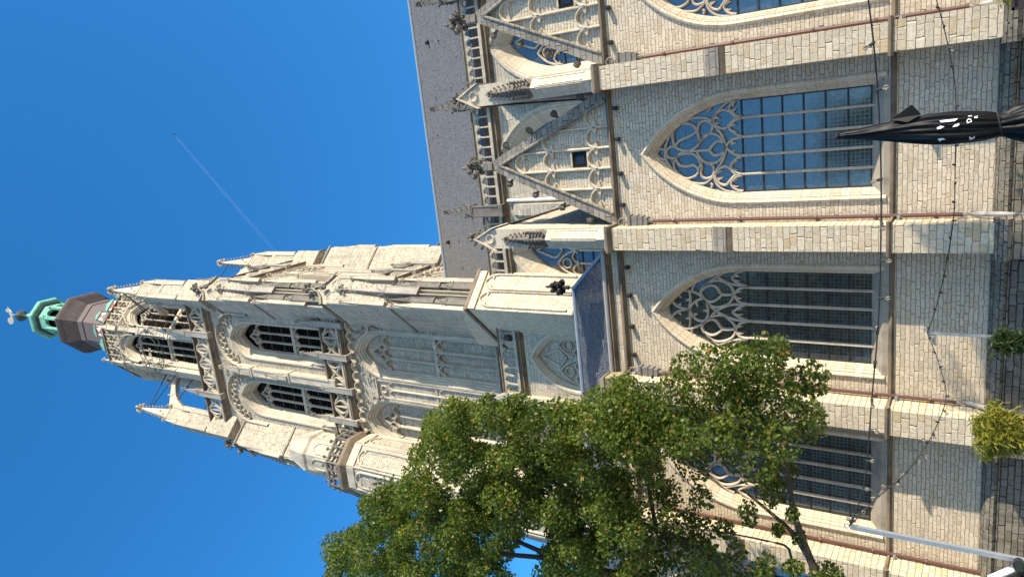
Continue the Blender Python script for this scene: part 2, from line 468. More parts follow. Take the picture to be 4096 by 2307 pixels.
M_HOPPER = plain('lead hopper', (.10,.10,.10), (.24,.23,.21), 12, .6, .5, .02)
M_ZINC = plain('galvanised steel', (.26,.29,.32), (.46,.49,.51), 9, .5, .1, .003, metal=.6, spec=.5)
M_GOLD = plain('gilt metal', (.75,.62,.40), (.85,.74,.52), 3, .35, .1, .005, metal=.5)
M_WHITE = plain('white paint', (.74,.73,.70), (.82,.81,.78), 4, .55, .1, .003)
M_RED = plain('red paint', (.36,.06,.04), (.45,.09,.06), 4, .6, .1, .003)
M_BLUE = plain('blue cloth', (.02,.05,.25), (.03,.07,.32), 4, .7, .1, .003)

def glass_mat(name, tint, line, px, pz, spec=2.0, lines=True):
    M, nt, b = mat(name); q = NB(nt)
    uv = q.n('ShaderNodeUVMap', uv_map='UVMap').outputs[0]
    s = q.n('ShaderNodeSeparateXYZ'); nt.links.new(uv, s.inputs[0])
    a = q.m('DIVIDE', s.outputs[0], px); c_ = q.m('DIVIDE', s.outputs[1], pz)
    fu = q.m('FRACT', a); fv = q.m('FRACT', c_)
    d = q.m('MINIMUM', q.m('MINIMUM', fu, q.m('SUBTRACT', 1.0, fu)), q.m('MINIMUM', fv, q.m('SUBTRACT', 1.0, fv)))
    lead = q.m('SUBTRACT', 1.0, q.step(d, .01, .075))
    cb = q.n('ShaderNodeCombineXYZ'); nt.links.new(q.m('FLOOR', a), cb.inputs[0]); nt.links.new(q.m('FLOOR', c_), cb.inputs[1])
    w = q.n('ShaderNodeTexWhiteNoise', noise_dimensions='2D'); nt.links.new(cb.outputs[0], w.inputs['Vector'])
    base = q.mix(w.outputs['Value'], (*[k*.7 for k in tint], 1), (*[k*1.3 for k in tint], 1))
    base = q.mix(lead, base, (*line, 1)) if lines else base
    nt.links.new(base, b.inputs['Base Color'])
    nt.links.new(q.m('ADD', .09, q.m('MULTIPLY', lead, .25)), b.inputs['Roughness'])
    b.inputs['IOR'].default_value = spec
    hgt = q.m('ADD', q.m('MULTIPLY', w.outputs['Value'], 1.0), q.m('MULTIPLY', q.noise(uv, 2.2, 2), 2.2))
    nt.links.new(q.bump(hgt, .10, .012), b.inputs['Normal'])
    return M
M_GLASS = glass_mat('leaded church glass', (.048,.053,.053), (.075,.08,.076), .105, .105, 2.2)
M_PANE = glass_mat('plain glass', (.012,.014,.016), (.02,.02,.02), .5, .5, 1.6, False)
# ------------------------------------------------------------------ ground
g = MB()
g.add([(-400,-400,0),(400,-400,0),(400,400,0),(-400,400,0)], [(0,1,2,3)])
M_PAVE = masonry('pale paving', .1, .2, [(.46,.41,.35), (.52,.47,.40), (.50,.45,.38), (.56,.50,.43)], joint=.008, wob=.01, bump=.6, bdist=.01, grime=.3, hvar=False)
tag(g.obj('ground', M_PAVE), kind='structure')

# ------------------------------------------------------------------ church: aisle, chapels, nave
CH = thing('gothic_church', 'pale limestone gothic church with traceried windows, stepped buttresses, gables and a grey slate nave roof', 'church', (-3, 24, 0))
PIER = [10.45, 5.72, .99, -3.71, -8.52, -13.25, -18.0]
WIN = [8.1, 3.42, -1.31, -6.13, -10.9, -15.62]
SILL, SPR, RISE, HWO = 3.72, 7.22, 2.72, 1.41

mb = MB()
hol = [(c, SILL, SPR, HWO, RISE) for c in WIN]
wall(mb, -21, 13, 1.15, 11.0, hol, 20.0, 9)
mb.box(-21, -3.9, 20.0, 20.5, 11.0, 11.55)
mb.add([(-21,20,1.15),(-21,28,1.15),(-21,28,11.5),(-21,20,11.5)], [(0,1,2,3)])
mb.obj('aisle_wall', M_WALL, CH)
mb = MB(); mb.box(-21, 13, 19.80, 20.0, 0, 1.15); mb.obj('plinth', M_PLINTH, CH)
mb = MB()
mb.prismx([(20.0,1.42),(19.86,1.36),(19.78,1.30),(19.72,1.15),(19.80,1.08),(20.0,1.08)], -21, 13)
mb.obj('plinth_moulding', M_PLINTH, CH)

# sill course, broken round the buttresses
def course(zc, name, m_, pr, segs, y, h_=.11):
    for a, b in segs:
        mb = MB(); string(mb, a, b, zc, zc+h_, pr, y)
        mb.obj(name, m_, CH)
segs = []
for k in range(len(PIER)-1):
    segs.append((PIER[k+1]+.36, PIER[k]-.36))
course(3.46, 'sill_course', M_STRING, .09, segs, 20.0, .08)
course(10.96, 'cornice_course', M_STRING, .15, segs, 20.0)
course(11.40, 'eaves_course', M_STRING, .13, [(-21, -4.1)], 19.99)
for a, b in segs:                                 # worn sloping sill under each window
    mb = MB(); mb.prismx([(19.995,3.60),(19.995,3.72),(20.36,4.02),(20.36,3.6)], (a+b)/2-HWO-.02, (a+b)/2+HWO+.02)
    mb.obj('sloping_sill', M_SILL, CH)
for i, c in enumerate(WIN[1:5]):                  # small dark boxes below the cornice
    for dx in (-1.45, -.5, .52, 1.42):
        b = MB()
        b.box(c+dx-.055, c+dx+.055, 19.84, 19.99, 10.74, 10.86)
        b.box(c+dx-.03, c+dx+.03, 19.815, 19.84, 10.765, 10.835)
        b.obj('corbel_box', M_IRON, CH)

TRACE_A=[[(1.29,7.3),(1.24,7.46),(1.13,7.56),(1.05,7.58),(0.95,7.5),(0.85,7.39),(0.8,7.23)],
 [(0.78,7.24),(0.72,7.44),(0.62,7.55),(0.52,7.6),(0.41,7.49),(0.32,7.38),(0.27,7.25)],
 [(0.26,7.26),(0.23,7.46),(0.15,7.61),(0.02,7.71),(-0.11,7.6),(-0.21,7.45),(-0.26,7.27)],
 [(-0.26,7.27),(-0.32,7.43),(-0.43,7.55),(-0.53,7.6),(-0.64,7.53),(-0.71,7.42),(-0.77,7.27)],
 [(-0.78,7.27),(-0.83,7.45),(-0.92,7.57),(-1.01,7.61),(-1.12,7.55),(-1.2,7.44),(-1.25,7.28)],
 [(0.8,7.41),(0.95,7.54),(1.03,7.68),(1.03,7.81),(0.94,7.96),(0.8,8.04),(0.71,8.04),(0.61,7.95),(0.54,7.79),(0.56,7.65),(0.66,7.55),(0.79,7.41),(0.79,7.23)],
 [(-0.77,7.47),(-0.61,7.6),(-0.52,7.74),(-0.55,7.88),(-0.66,8.03),(-0.77,8.05),(-0.92,7.99),(-1.02,7.88),(-1.04,7.74),(-0.91,7.62),(-0.78,7.47),(-0.77,7.27)],
 [(1.27,7.3),(1.25,7.57),(1.1,7.81),(0.91,8),(0.78,8.06),(0.64,8.02),(0.47,7.88),(0.28,7.78),(0.03,7.71)],
 [(0.01,7.71),(-0.23,7.77),(-0.45,7.88),(-0.63,8.03),(-0.77,8.08),(-0.99,8.02),(-1.16,7.84),(-1.25,7.61),(-1.25,7.35)],
 [(0.76,8.06),(0.86,8.24),(0.9,8.48),(0.89,8.7),(0.81,8.87),(0.75,9.03),(0.57,9.26),(0.29,9.43),(0.04,9.5),(-0.16,9.5),(-0.33,9.44),(-0.53,9.3),(-0.79,8.99),(-0.89,8.82),(-0.97,8.53),(-0.96,8.33),(-0.79,8.11)],
 [(0.17,9.21),(0.38,9.25),(0.59,9.23),(0.74,9.08),(0.77,8.83),(0.7,8.64),(0.55,8.52),(0.44,8.65),(0.37,8.85),(0.29,9.05),(0.17,9.18)],
 [(0.53,8.52),(0.34,8.47),(0.17,8.48),(0.04,8.62),(-0.01,8.82),(0.05,9.07),(0.14,9.19)],
 [(0.14,9.19),(0.14,9.34),(0.03,9.46),(-0.11,9.45),(-0.19,9.33),(-0.18,9.21),(-0.05,9.02),(-0.02,8.82)],
 [(-0.2,9.21),(-0.11,9.1),(-0.08,8.87),(-0.1,8.68),(-0.22,8.54),(-0.39,8.46),(-0.53,8.51)],
 [(-0.23,9.21),(-0.4,9.09),(-0.45,8.87),(-0.43,8.67),(-0.56,8.53),(-0.72,8.61),(-0.8,8.82),(-0.77,8.99),(-0.61,9.18),(-0.44,9.26),(-0.23,9.21)],
 [(0.52,8.5),(0.68,8.47),(0.79,8.34),(0.77,8.18),(0.65,8.06),(0.49,8.1),(0.38,8.22),(0.31,8.39),(0.2,8.48)],
 [(0.2,8.48),(0.37,8.31),(0.42,8.12),(0.34,7.91),(0.16,7.78),(0.03,7.72)],
 [(-0.02,8.82),(-0.03,8.55),(-0.03,8.29),(-0.02,8.19),(0.12,8.06),(0.2,7.92),(0.14,7.78),(0.02,7.72),(-0.13,7.79),(-0.19,7.94),(-0.17,8.08),(-0.03,8.19)],
 [(-0.03,8.55),(-0.2,8.49),(-0.35,8.35),(-0.41,8.14),(-0.36,7.94),(-0.2,7.8),(0,7.72)],
 [(-0.35,8.45),(-0.51,8.43),(-0.63,8.46),(-0.78,8.42),(-0.83,8.28),(-0.77,8.13),(-0.63,8.08),(-0.46,8.12),(-0.39,8.3)],
 [(-0.02,9.78),(0.11,9.65),(0.06,9.5)],
 [(-0.04,9.79),(-0.16,9.69),(-0.21,9.49)],
 [(1.05,8.19),(1.11,8.11),(1.15,8.13)],
 [(-1.1,8.17),(-1.01,8.14),(-0.98,8.19)]]
CUSP_A=[[(1.13,7.51),(1.2,7.42)],
 [(0.98,7.49),(1.03,7.4)],
 [(0.62,7.53),(0.61,7.42)],
 [(0.44,7.53),(0.42,7.42)],
 [(0.12,7.57),(0.11,7.44)],
 [(-0.13,7.58),(-0.09,7.44)],
 [(-0.41,7.53),(-0.39,7.41)],
 [(-0.64,7.53),(-0.63,7.42)],
 [(-0.92,7.55),(-0.9,7.43)],
 [(-1.1,7.55),(-1.1,7.43)],
 [(0.87,8.01),(0.83,7.87)],
 [(0.69,8),(0.7,7.87)],
 [(-0.68,8.01),(-0.64,7.86)],
 [(-0.87,7.97),(-0.83,7.85)]]
TRACE_B=[[(1.28,7.36),(1.22,7.53),(1.13,7.63),(1.05,7.69),(0.96,7.61),(0.87,7.48),(0.81,7.27)],
 [(0.8,7.27),(0.75,7.45),(0.67,7.57),(0.56,7.65),(0.41,7.58),(0.31,7.48),(0.27,7.28)],
 [(0.26,7.28),(0.2,7.47),(0.1,7.6),(0.01,7.71),(-0.09,7.6),(-0.17,7.48),(-0.25,7.28)],
 [(-0.26,7.28),(-0.31,7.48),(-0.42,7.59),(-0.53,7.65),(-0.67,7.59),(-0.75,7.48),(-0.78,7.28)],
 [(-0.8,7.28),(-0.85,7.48),(-0.95,7.64),(-1.04,7.74),(-1.15,7.62),(-1.23,7.45),(-1.26,7.29)],
 [(0.81,7.27),(0.85,7.61),(0.91,7.86),(1.09,8.13)],
 [(1.26,7.8),(1.09,8.13),(0.87,8.43),(0.68,8.61),(0.56,8.65),(0.41,8.58),(0.26,8.46),(0.02,8.21),(-0.14,7.93),(-0.22,7.65),(-0.26,7.29)],
 [(0.25,7.28),(0.24,7.7),(0.15,7.98),(0.01,8.21),(-0.22,8.43),(-0.39,8.62),(-0.5,8.81),(-0.58,9.04),(-0.58,9.22),(-0.49,9.4),(-0.29,9.63)],
 [(0.7,8.61),(0.8,8.52),(0.95,8.27),(0.96,8.03),(0.87,7.82),(0.74,7.7),(0.56,7.66),(0.36,7.74),(0.22,7.89),(0.14,8.15),(0.17,8.35),(0.35,8.54)],
 [(0.55,7.66),(0.54,8.01),(0.74,8.15),(0.81,8.32),(0.73,8.52),(0.64,8.6)],
 [(0.54,8.01),(0.38,8.16),(0.29,8.37),(0.35,8.54)],
 [(-0.41,8.62),(-0.24,8.48),(-0.13,8.25),(-0.11,8.03),(-0.21,7.84),(-0.36,7.7),(-0.51,7.65),(-0.72,7.71),(-0.87,7.89),(-0.94,8.16),(-0.88,8.38),(-0.71,8.57),(-0.53,8.67),(-0.41,8.62)],
 [(-0.51,7.65),(-0.54,8.03),(-0.32,8.2),(-0.25,8.37),(-0.34,8.55)],
 [(-0.54,8.03),(-0.71,8.24),(-0.75,8.41),(-0.67,8.59)],
 [(0.02,9.04),(0.21,8.93),(0.35,8.72),(0.38,8.56),(0.23,8.48),(0.01,8.45),(-0.22,8.5),(-0.32,8.62),(-0.29,8.82),(-0.16,8.95),(0,9.04)],
 [(0.6,9),(0.35,8.98),(0.05,9.03),(-0.25,9.02),(-0.53,9.05)],
 [(0.28,9.59),(0.12,9.42),(0.04,9.24),(0.02,9.05)],
 [(-0.25,9.63),(-0.07,9.43),(0,9.24),(0.02,9.05)],
 [(0.32,9.59),(0.52,9.39),(0.62,9.18),(0.61,8.97),(0.54,8.75),(0.41,8.58)],
 [(0.27,9.66),(0.06,9.72),(-0.24,9.67)],
 [(0.6,8.93),(0.74,8.88),(0.86,8.8)],
 [(-0.59,8.99),(-0.74,8.98),(-0.83,8.87)],
 [(-0.69,8.59),(-0.88,8.38),(-1.05,8.16),(-1.17,7.9)],
 [(-0.8,7.29),(-0.85,7.68),(-0.94,7.94),(-1.04,8.16)]]
CUSP_B=[[(1.13,7.6),(1.11,7.47)],
 [(0.96,7.61),(0.97,7.48)],
 [(0.65,7.58),(0.65,7.44)],
 [(0.43,7.58),(0.45,7.45)],
 [(0.12,7.6),(0.12,7.45)],
 [(-0.08,7.6),(-0.05,7.44)],
 [(-0.42,7.58),(-0.41,7.45)],
 [(-0.64,7.59),(-0.62,7.44)],
 [(-0.94,7.64),(-0.91,7.44)],
 [(0.27,8.81),(0.15,8.77)],
 [(-0.13,8.88),(-0.1,8.79)],
 [(0.01,8.47),(0.02,8.58)],
 [(0.5,9.35),(0.41,9.28)],
 [(0.15,9.34),(0.22,9.28)],
 [(-0.08,9.36),(-0.15,9.3)],
 [(-0.48,9.36),(-0.39,9.32)],
 [(0.35,9.02),(0.32,9.12)],
 [(-0.25,9.04),(-0.26,9.15)]]


PROF = [(.17,20.0), (.15,19.95), (.10,19.93), (.06,19.955), (.03,20.0), (0,20.03), (-.02,20.10), (-.06,20.11), (-.07,20.19), (-.11,20.21), (-.12,20.27), (-.14,20.28), (-.14,20.42)]
def aisle_window(c, tr, cusps):
    mb = MB()
    mb.sweep(outline(c, SILL-.06, SPR, HWO, RISE, 12), PROF)
    win = mb.obj('window', M_TRIM, CH)
    # glass, one sheet behind the stone
    mb = MB(); fill_arch(mb, c, 3.98, SPR, 1.275, 2.62, 20.40)
    mb.obj('glass', M_GLASS, win)
    mb = MB()
    for l in tr:
        mb.rib([(c+x, z) for x, z in curve(l, 3)], .075, 20.27, .11)
    for l in cusps:
        (x0, z0), (x1, z1) = l
        dx, dz = x1-x0, z1-z0; L = max(.02, sqrt(dx*dx+dz*dz)); nx, nz = -dz/L*.05, dx/L*.05
        mb.prism([(c+x0+nx, z0+nz), (c+x0-nx, z0-nz), (c+x1+dx*.3, z1+dz*.3)], 20.30, 20.36)
    mb.obj('tracery', M_TRAC, win)
    for k in range(4):
        x = c-.76+k*.512
        m_ = MB(); m_.rib([(x, 3.95), (x, 7.27)], .075, 20.27, .11); m_.obj('mullion', M_TRAC, win)
    mb = MB()
    for k in range(7):
        z = 4.04+k*.537
        mb.box(c-1.27, c+1.27, 20.355, 20.39, z-.018, z+.018)
    mb.box(c-1.27, c-1.235, 20.35, 20.39, 4.0, 7.3); mb.box(c+1.235, c+1.27, 20.35, 20.39, 4.0, 7.3)
    mb.obj('iron_bars', M_IRON, win)
for i, c in enumerate(WIN):
    if i <= 2: aisle_window(c, TRACE_A, CUSP_A)
    else: aisle_window(c, TRACE_B, CUSP_B)

def buttress(px, i):
    mb = MB(); h = .335
    mb.box(px-h-.01, px+h+.01, 19.12, 20.0, 1.15, 3.46)
    mb.box(px-h, px+h, 19.2, 20.0, 3.46, 7.42)
    mb.box(px-h+.005, px+h-.005, 19.27, 20.0, 7.42, 10.96)
    b = mb.obj('buttress', M_BUTT, CH)
    mb = MB(); mb.box(px-h-.1, px+h+.1, 18.95, 20.0, 0, 1.15); mb.obj('buttress_plinth', M_PLINTH, b)
    mb = MB()                                       # weathered slab half way up
    mb.prismx([(19.27,7.86),(19.14,7.50),(19.14,7.46),(19.27,7.46)], px-h-.012, px+h+.012)
    mb.obj('weathering_slab', M_COPING, b)
    mb = MB()
    mb.prismx([(19.20,7.46),(19.145,7.44),(19.17,7.36),(19.20,7.30)], px-h-.01, px+h+.01)
    mb.obj('drip_moulding', M_STRING, b)
    mb = MB()
    if True:                                        # sill moulding returned round the buttress
        mb.prismx([(19.2,3.58),(19.04,3.54),(19.04,3.50),(19.07,3.47),(19.12,3.45),(19.2,3.45)], px-h-.10, px+h+.10)
        mb.box(px-h-.09, px-h-.002, 19.2, 19.99, 3.48, 3.54); mb.box(px+h+.002, px+h+.09, 19.2, 19.99, 3.48, 3.54)
        mb.obj('sill_moulding', M_STRING, b); mb = MB()
        mb.prismx([(19.3,11.2),(19.15,11.10),(19.14,11.04),(19.2,10.97),(19.28,10.93)], px-h-.07, px+h+.07)
        mb.box(px-h-.07, px-h-.002, 19.28, 19.99, 10.96, 11.09); mb.box(px+h+.002, px+h+.07, 19.28, 19.99, 10.96, 11.09)
        mb.obj('top_moulding', M_STRING, b); mb = MB()
        mb.prismx([(19.2,1.42),(18.98,1.36),(18.9,1.28),(18.86,1.15),(18.95,1.06),(19.2,1.06)], px-h-.14, px+h+.14)
    mb.obj('plinth_moulding', M_PLINTH, b)
for i, px in enumerate(PIER): buttress(px, i)

def tall_pier(px):
    """gabled pinnacle-pier above a buttress with the wall that runs back to the nave"""
    mb = MB(); h = .33
    mb.box(px-h-.03, px+h+.03, 19.30, 20.05, 10.98, 11.22)
    mb.box(px-h, px+h, 19.52, 20.4, 11.22, 15.42)
    mb.prism([(px-h,15.42),(px+h,15.42),(px,16.15)], 19.52, 20.4)
    p = mb.obj('pinnacle_pier', M_TRIM, CH)
    mb = MB()                                        # shaft set cornerwise on the front
    mb.add([(px-.29,19.52,11.22),(px,19.27,11.22),(px+.29,19.52,11.22),(px-.29,19.52,13.3),(px,19.27,13.3),(px+.29,19.52,13.3)], [(0,1,4,3),(1,2,5,4),(3,4,5),(0,2,1)])
    for sx in (-1, 1):                               # sunk panel edges
        mb.tube([(px+sx*.25,19.49,11.5),(px+sx*.25,19.49,13.1)], .03, 4)
        mb.tube([(px+sx*.04,19.30,11.5),(px+sx*.04,19.30,13.1)], .025, 4)
    mb.obj('corner_shaft', M_TRIM, p)
    mb = MB()                                        # canopy with crockets
    mb.stack(px, 19.5, [(.14,13.2),(.22,13.5),(.20,13.6),(.05,14.9)], 4, 0)
    for k in range(5):
        z = 13.35+k*.13
        for a in (-2.4, -1.57, -.75):
            mb.crocket((px+cos(a)*.2, 19.5+sin(a)*.22, z), (cos(a), sin(a), .3), .19)
    for k in range(5):
        t = k/5
        for a in (-2.6, -1.57, -.55):
            mb.crocket((px+cos(a)*(.2-.12*t), 19.5+sin(a)*(.2-.12*t), 13.9+t*.9), (cos(a), sin(a), .3), .13)
    mb.finial(px, 19.45, 14.65, .4)
    mb.obj('crocketed_canopy', M_CROCK, p)
    mb = MB()                                        # gable head: mouldings, trefoil, crockets
    for sx in (-1, 1):
        mb.prism([(px+sx*(h+.06),15.36),(px+sx*(h+.06),15.46),(px,16.27),(px,16.13)], 19.44, 20.42)
    mb.rib(circ(px, 15.58, .15, 10), .06, 19.47, .06, True)
    mb.obj('gable_head', M_TRIM, p)
    mb = MB()
    for sx in (-1, 1):
        for k in range(3):
            t = (k+.4)/3
            mb.crocket((px+sx*(h+.06)*(1-t), 19.5, 15.46+.8*t), (sx*.8, -.1, .7), .19)
    mb.finial(px, 19.9, 16.15, .68)
    mb.obj('finial', M_CROCK, p)
    mb = MB()
    mb.box(px-.29, px+.29, 20.4, 27.98, 11.0, 15.36)
    mb.obj('flying_wall', M_CLER, p)
    mb = MB()
    mb.prism([(px-.36,15.36),(px-.36,15.42),(px,15.62),(px+.36,15.42),(px+.36,15.36)], 20.42, 27.98)
    mb.obj('coping', M_STRING, p)
for px in PIER[1:4]: tall_pier(px)

def gable(cx):
    z0, za, hw = 11.08, 15.35, 1.86
    mb = MB()
    mb.prism([(cx-hw,z0),(cx+hw,z0),(cx,za)], 20.06, 20.5)
    g_ = mb.obj('gable', M_WALL, CH)
    mb = MB()                                        # blind panel ribs with cusped heads
    def top(x): return za-(za-z0)*abs(x-cx)/hw-.1
    ribs = [-.93, -.31, .31, .93]
    for r in ribs:
        mb.rib([(cx+r, z0), (cx+r, min(top(cx+r), 14.7))], .085, 19.95, .13)
    for zc, xs in ((11.55, (-1.24,-.62,0,.62,1.24)), (13.12, (-.62,0,.62)), (14.2, (0,))):
        for x in xs:
            mb.rib(arch(cx+x, zc, .31, .33, 7), .09, 19.94, .13)
            for s_ in (-1, 1): mb.prism([(cx+x+s_*.30, zc-.06), (cx+x+s_*.27, zc+.17), (cx+x+s_*.09, zc+.0)], 19.97, 20.08)
    mb.box(cx-.30, cx-.25, 19.99, 20.08, 11.9, 12.5); mb.box(cx+.25, cx+.30, 19.99, 20.08, 11.9, 12.5)
    mb.box(cx-.25, cx+.25, 19.99, 20.08, 11.86, 11.92); mb.box(cx-.25, cx+.25, 19.99, 20.08, 12.44, 12.5)
    mb.obj('blind_tracery', M_TRIM, g_)
    mb = MB(); mb.box(cx-.25, cx+.25, 20.045, 20.056, 11.92, 12.44); 
    hw_ = mb.obj('hatch', M_LEADB if False else M_VOID, g_)
    mb = MB(); mb.box(cx-.15, cx+.12, 20.035, 20.045, 12.03, 12.3); mb.obj('pane', M_PANE, hw_)
    mb = MB()                                        # raking coping
    for sx in (-1, 1):
        pts = [(cx+sx*(hw+.20), z0+.02), (cx+sx*(hw-.16), z0+.02), (cx, za-.18), (cx, za+.40)]
        mb.prism(pts, 19.90, 20.55)
        d = Vector((-sx*hw, za-z0)).normalized()
        mb.rib([(cx+sx*(hw-.17), z0+.05), (cx, za-.22)], .1, 19.86, .06)
    mb.box(cx-.12, cx+.12, 19.85, 20.3, za+.05, za+.42)
    mb.obj('raking_coping', M_COPING, g_)
    for sx in (-1, 1):
        for k in range(4):
            t = .16+k*.21
            b = MB()
            x = cx+sx*(hw+.14)*(1-t); z = z0+(za+.33-z0)*t+.02
            b.crocket((x, 20.1, z), (sx*.85, -.1, .5), .36)
            b.blob((x+sx*.2, 20.05, z+.14), .12, .11, .09)
            b.obj('crocket', M_CROCK, g_)
    mb = MB()
    mb.stack(cx, 20.1, [(.1, za+.3), (.17, za+.42), (.17, za+.52), (.09, za+.6)], 6)
    mb.finial(cx, 20.1, za+.42, 1.0); mb.crocket((cx,20.1,za+.8),(1,-.2,.2),.42); mb.crocket((cx,20.1,za+.8),(-1,-.2,.2),.42)
    mb.tube([(cx,20.1,za+1.3),(cx,20.1,za+1.62)], .008, 4)
    mb.obj('finial', M_CROCK, g_)
    mb = MB()
    mb.prism([(cx-hw-.1,z0),(cx+hw+.1,z0),(cx,za-.05)], 20.52, 27.95)
    mb.obj('chapel_roof', M_SLATE, g_)
for c in WIN[1:3]: gable(c)
gable(WIN[0])

# ---- clerestory of the nave
CY = 28.0
CW = [8.2, 3.5, -1.25, -6.0]
ch_holes = [(c, 13.5, 17.3, 1.75, 3.0) for c in CW]
bl_holes = [(c, 14.0, 17.4, 1.55, 2.55) for c in (-11.28, -15.6)]
mb = MB()
wall(mb, -21, 13, 11.0, 20.72, ch_holes+bl_holes, CY, 8)
mb.box(-21, 13, CY+.02, CY+.5, 20.4, 20.78)
mb.obj('clerestory_wall', M_CLER, CH)
for c in CW:
    mb = MB()
    mb.sweep(outline(c, 13.5, 17.3, 1.75, 3.0, 10), [(.22,CY),(.2,CY-.08),(.08,CY-.08),(.03,CY),(0,CY+.02),(-.1,CY+.1),(-.14,CY+.12),(-.5,CY+.55),(-.52,CY+.72)])
    w_ = mb.obj('clerestory_window', M_TRIM, CH)
    mb = MB(); fill_arch(mb, c, 13.5, 17.3, 1.25, 2.4, CY+.70); mb.obj('glass', M_GLASS, w_)
    mb = MB(); lights(mb, c, 13.5, 17.2, 1.24, 2.35, 4, CY+.55, .13, .1); mb.obj('tracery', M_TRIM, w_)
    mb = MB()
    for k in range(7): mb.box(c-1.25, c+1.25, CY+.64, CY+.68, 13.7+k*.55-.02, 13.7+k*.55+.02)
    mb.obj('iron_bars', M_IRON, w_)
for c in (-11.28, -15.6):
    mb = MB()
    mb.sweep(outline(c, 14.0, 17.4, 1.55, 2.55, 10), [(.13,CY-.0),(.12,CY-.03),(.0,CY-.03),(-.02,CY+.03),(-.18,CY+.26),(-.2,CY+.42)])
    w_ = mb.obj('blind_window', M_TRIM, CH)
    mb = MB(); fill_arch(mb, c, 14.0, 17.4, 1.37, 2.32, CY+.40); mb.obj('infill', M_CLER, w_)
    mb = MB(); lights(mb, c, 14.0, 17.4, 1.33, 2.28, 4, CY+.27, .12, .1); mb.obj('tracery', M_TRIM, w_)
mb = MB()
string(mb, -21, 13, 20.36, 20.52, .2, CY)
mb.obj('parapet_course', M_STRING, CH)

BY = CY-.16
def balustrade(x0, x1):
    n = max(1, round((x1-x0)/.44)); u = (x1-x0)/n
    mb = MB()
    mb.box(x0, x1, BY-.07, BY+.07, 20.66, 20.82)
    for i in range(n+1):
        x = x0+i*u
        mb.box(x-.035, x+.035, BY-.05, BY+.05, 20.82, 21.45)
    for i in range(n):
        cx = x0+(i+.5)*u
        trefoil_head(mb, cx, 21.32, u/2-.02, .24, .06, BY-.05, .1)
        mb.prism([(cx-u/2, 21.40), (cx-u*.36, 21.52), (cx, 21.60), (cx+u*.36, 21.52), (cx+u/2, 21.40), (cx+u/2, 21.68), (cx-u/2, 21.68)], BY-.045, BY+.045)
    b = mb.obj('balustrade', M_TTRIM, CH)
    mb = MB(); mb.prismx([(BY-.11,21.68),(BY-.11,21.74),(BY,21.82),(BY+.11,21.74),(BY+.11,21.68)], x0, x1)
    mb.obj('handrail', M_STRING, b)
PIN = [8.55+2.2, 5.9, 1.12, -3.9, -8.9]
for a, b in zip(PIN[1:], PIN[:-1]): balustrade(a+.2, b-.2)
balustrade(-13.2, -9.6); balustrade(-17.4, -13.85)
for i, x in enumerate(PIN[:4]):
    mb = MB(); mb.pinnacle(x, BY-.06, 20.4, .5, 1.8, 1.75, 4); mb.obj('parapet_pinnacle', M_CROCK, CH)
    mb = MB()
    mb.box(x-.26, x+.26, 27.55, 27.99, 11.2, 19.4); mb.prismx([(27.55,19.4),(27.99,19.4),(27.99,20.1)], x-.26, x+.26)
    mb.obj('wall_pilaster', M_CLER, CH)
    if i in (1, 2, 3):
        mb = MB(); mb.tube([(x+.42,27.9,20.3),(x+.42,27.9,15.3)], .075, 8); mb.obj('white_pipe', M_WHITE, CH)
mb = MB()                                            # pilaster between the blind windows
mb.box(-13.78, -13.28, 27.6, 27.99, 11.4, 20.6); 
mb.prism([(-13.86,20.55),(-13.2,20.55),(-13.2,21.5),(-13.53,22.3),(-13.86,21.5)], 27.6, 28.05)
for sx in (-1, 1): mb.rib([(-13.53+sx*.17,14.5),(-13.53+sx*.17,20.3)], .08, 27.53, .1)
p_ = mb.obj('wall_pilaster', M_TTRIM, CH)
mb = MB(); mb.finial(-13.53, 27.7, 22.2, .8); mb.blob((-13.53,27.5,20.1), .22, .15, .25); mb.blob((-13.4,27.5,19.7), .14, .14, .2); mb.obj('carving', M_TCROCK, p_)

# ---- nave roof
mb = MB()
mb.prismx([(27.98,21.25),(35.0,30.4),(42.0,21.25)], -10.6, 14)
mb.obj('nave_roof', M_SLATE, CH)
mb = MB(); mb.tube([(14,35,30.44),(-10.6,35,30.44)], .11, 8); mb.obj('ridge_roll', M_LEAD, CH)
random.seed(3)
for i in range(13):                                   # little roof hooks and vents
    t = random.uniform(.12, .9); x = random.uniform(-9, 9.5)
    y = 27.98+7.02*t; z = 21.25+9.15*t
    mb = MB(); mb.prismx([(y-.02,z-.0),(y-.12,z+.0),(y-.1,z+.05),(y+.03,z+.08)], x-.035, x+.035); mb.obj('roof_hook', M_ZINC, CH)
for x, t in ((4.9,.72), (-6.6,.83)):
    y = 27.98+7.02*t; z = 21.25+9.15*t
    mb = MB(); mb.prism([(x-.12,z-.05),(x+.12,z-.05),(x+.08,z+.1),(x,z+.15),(x-.08,z+.1)], y-.15, y+.1); mb.obj('roof_vent', M_VOID, CH)

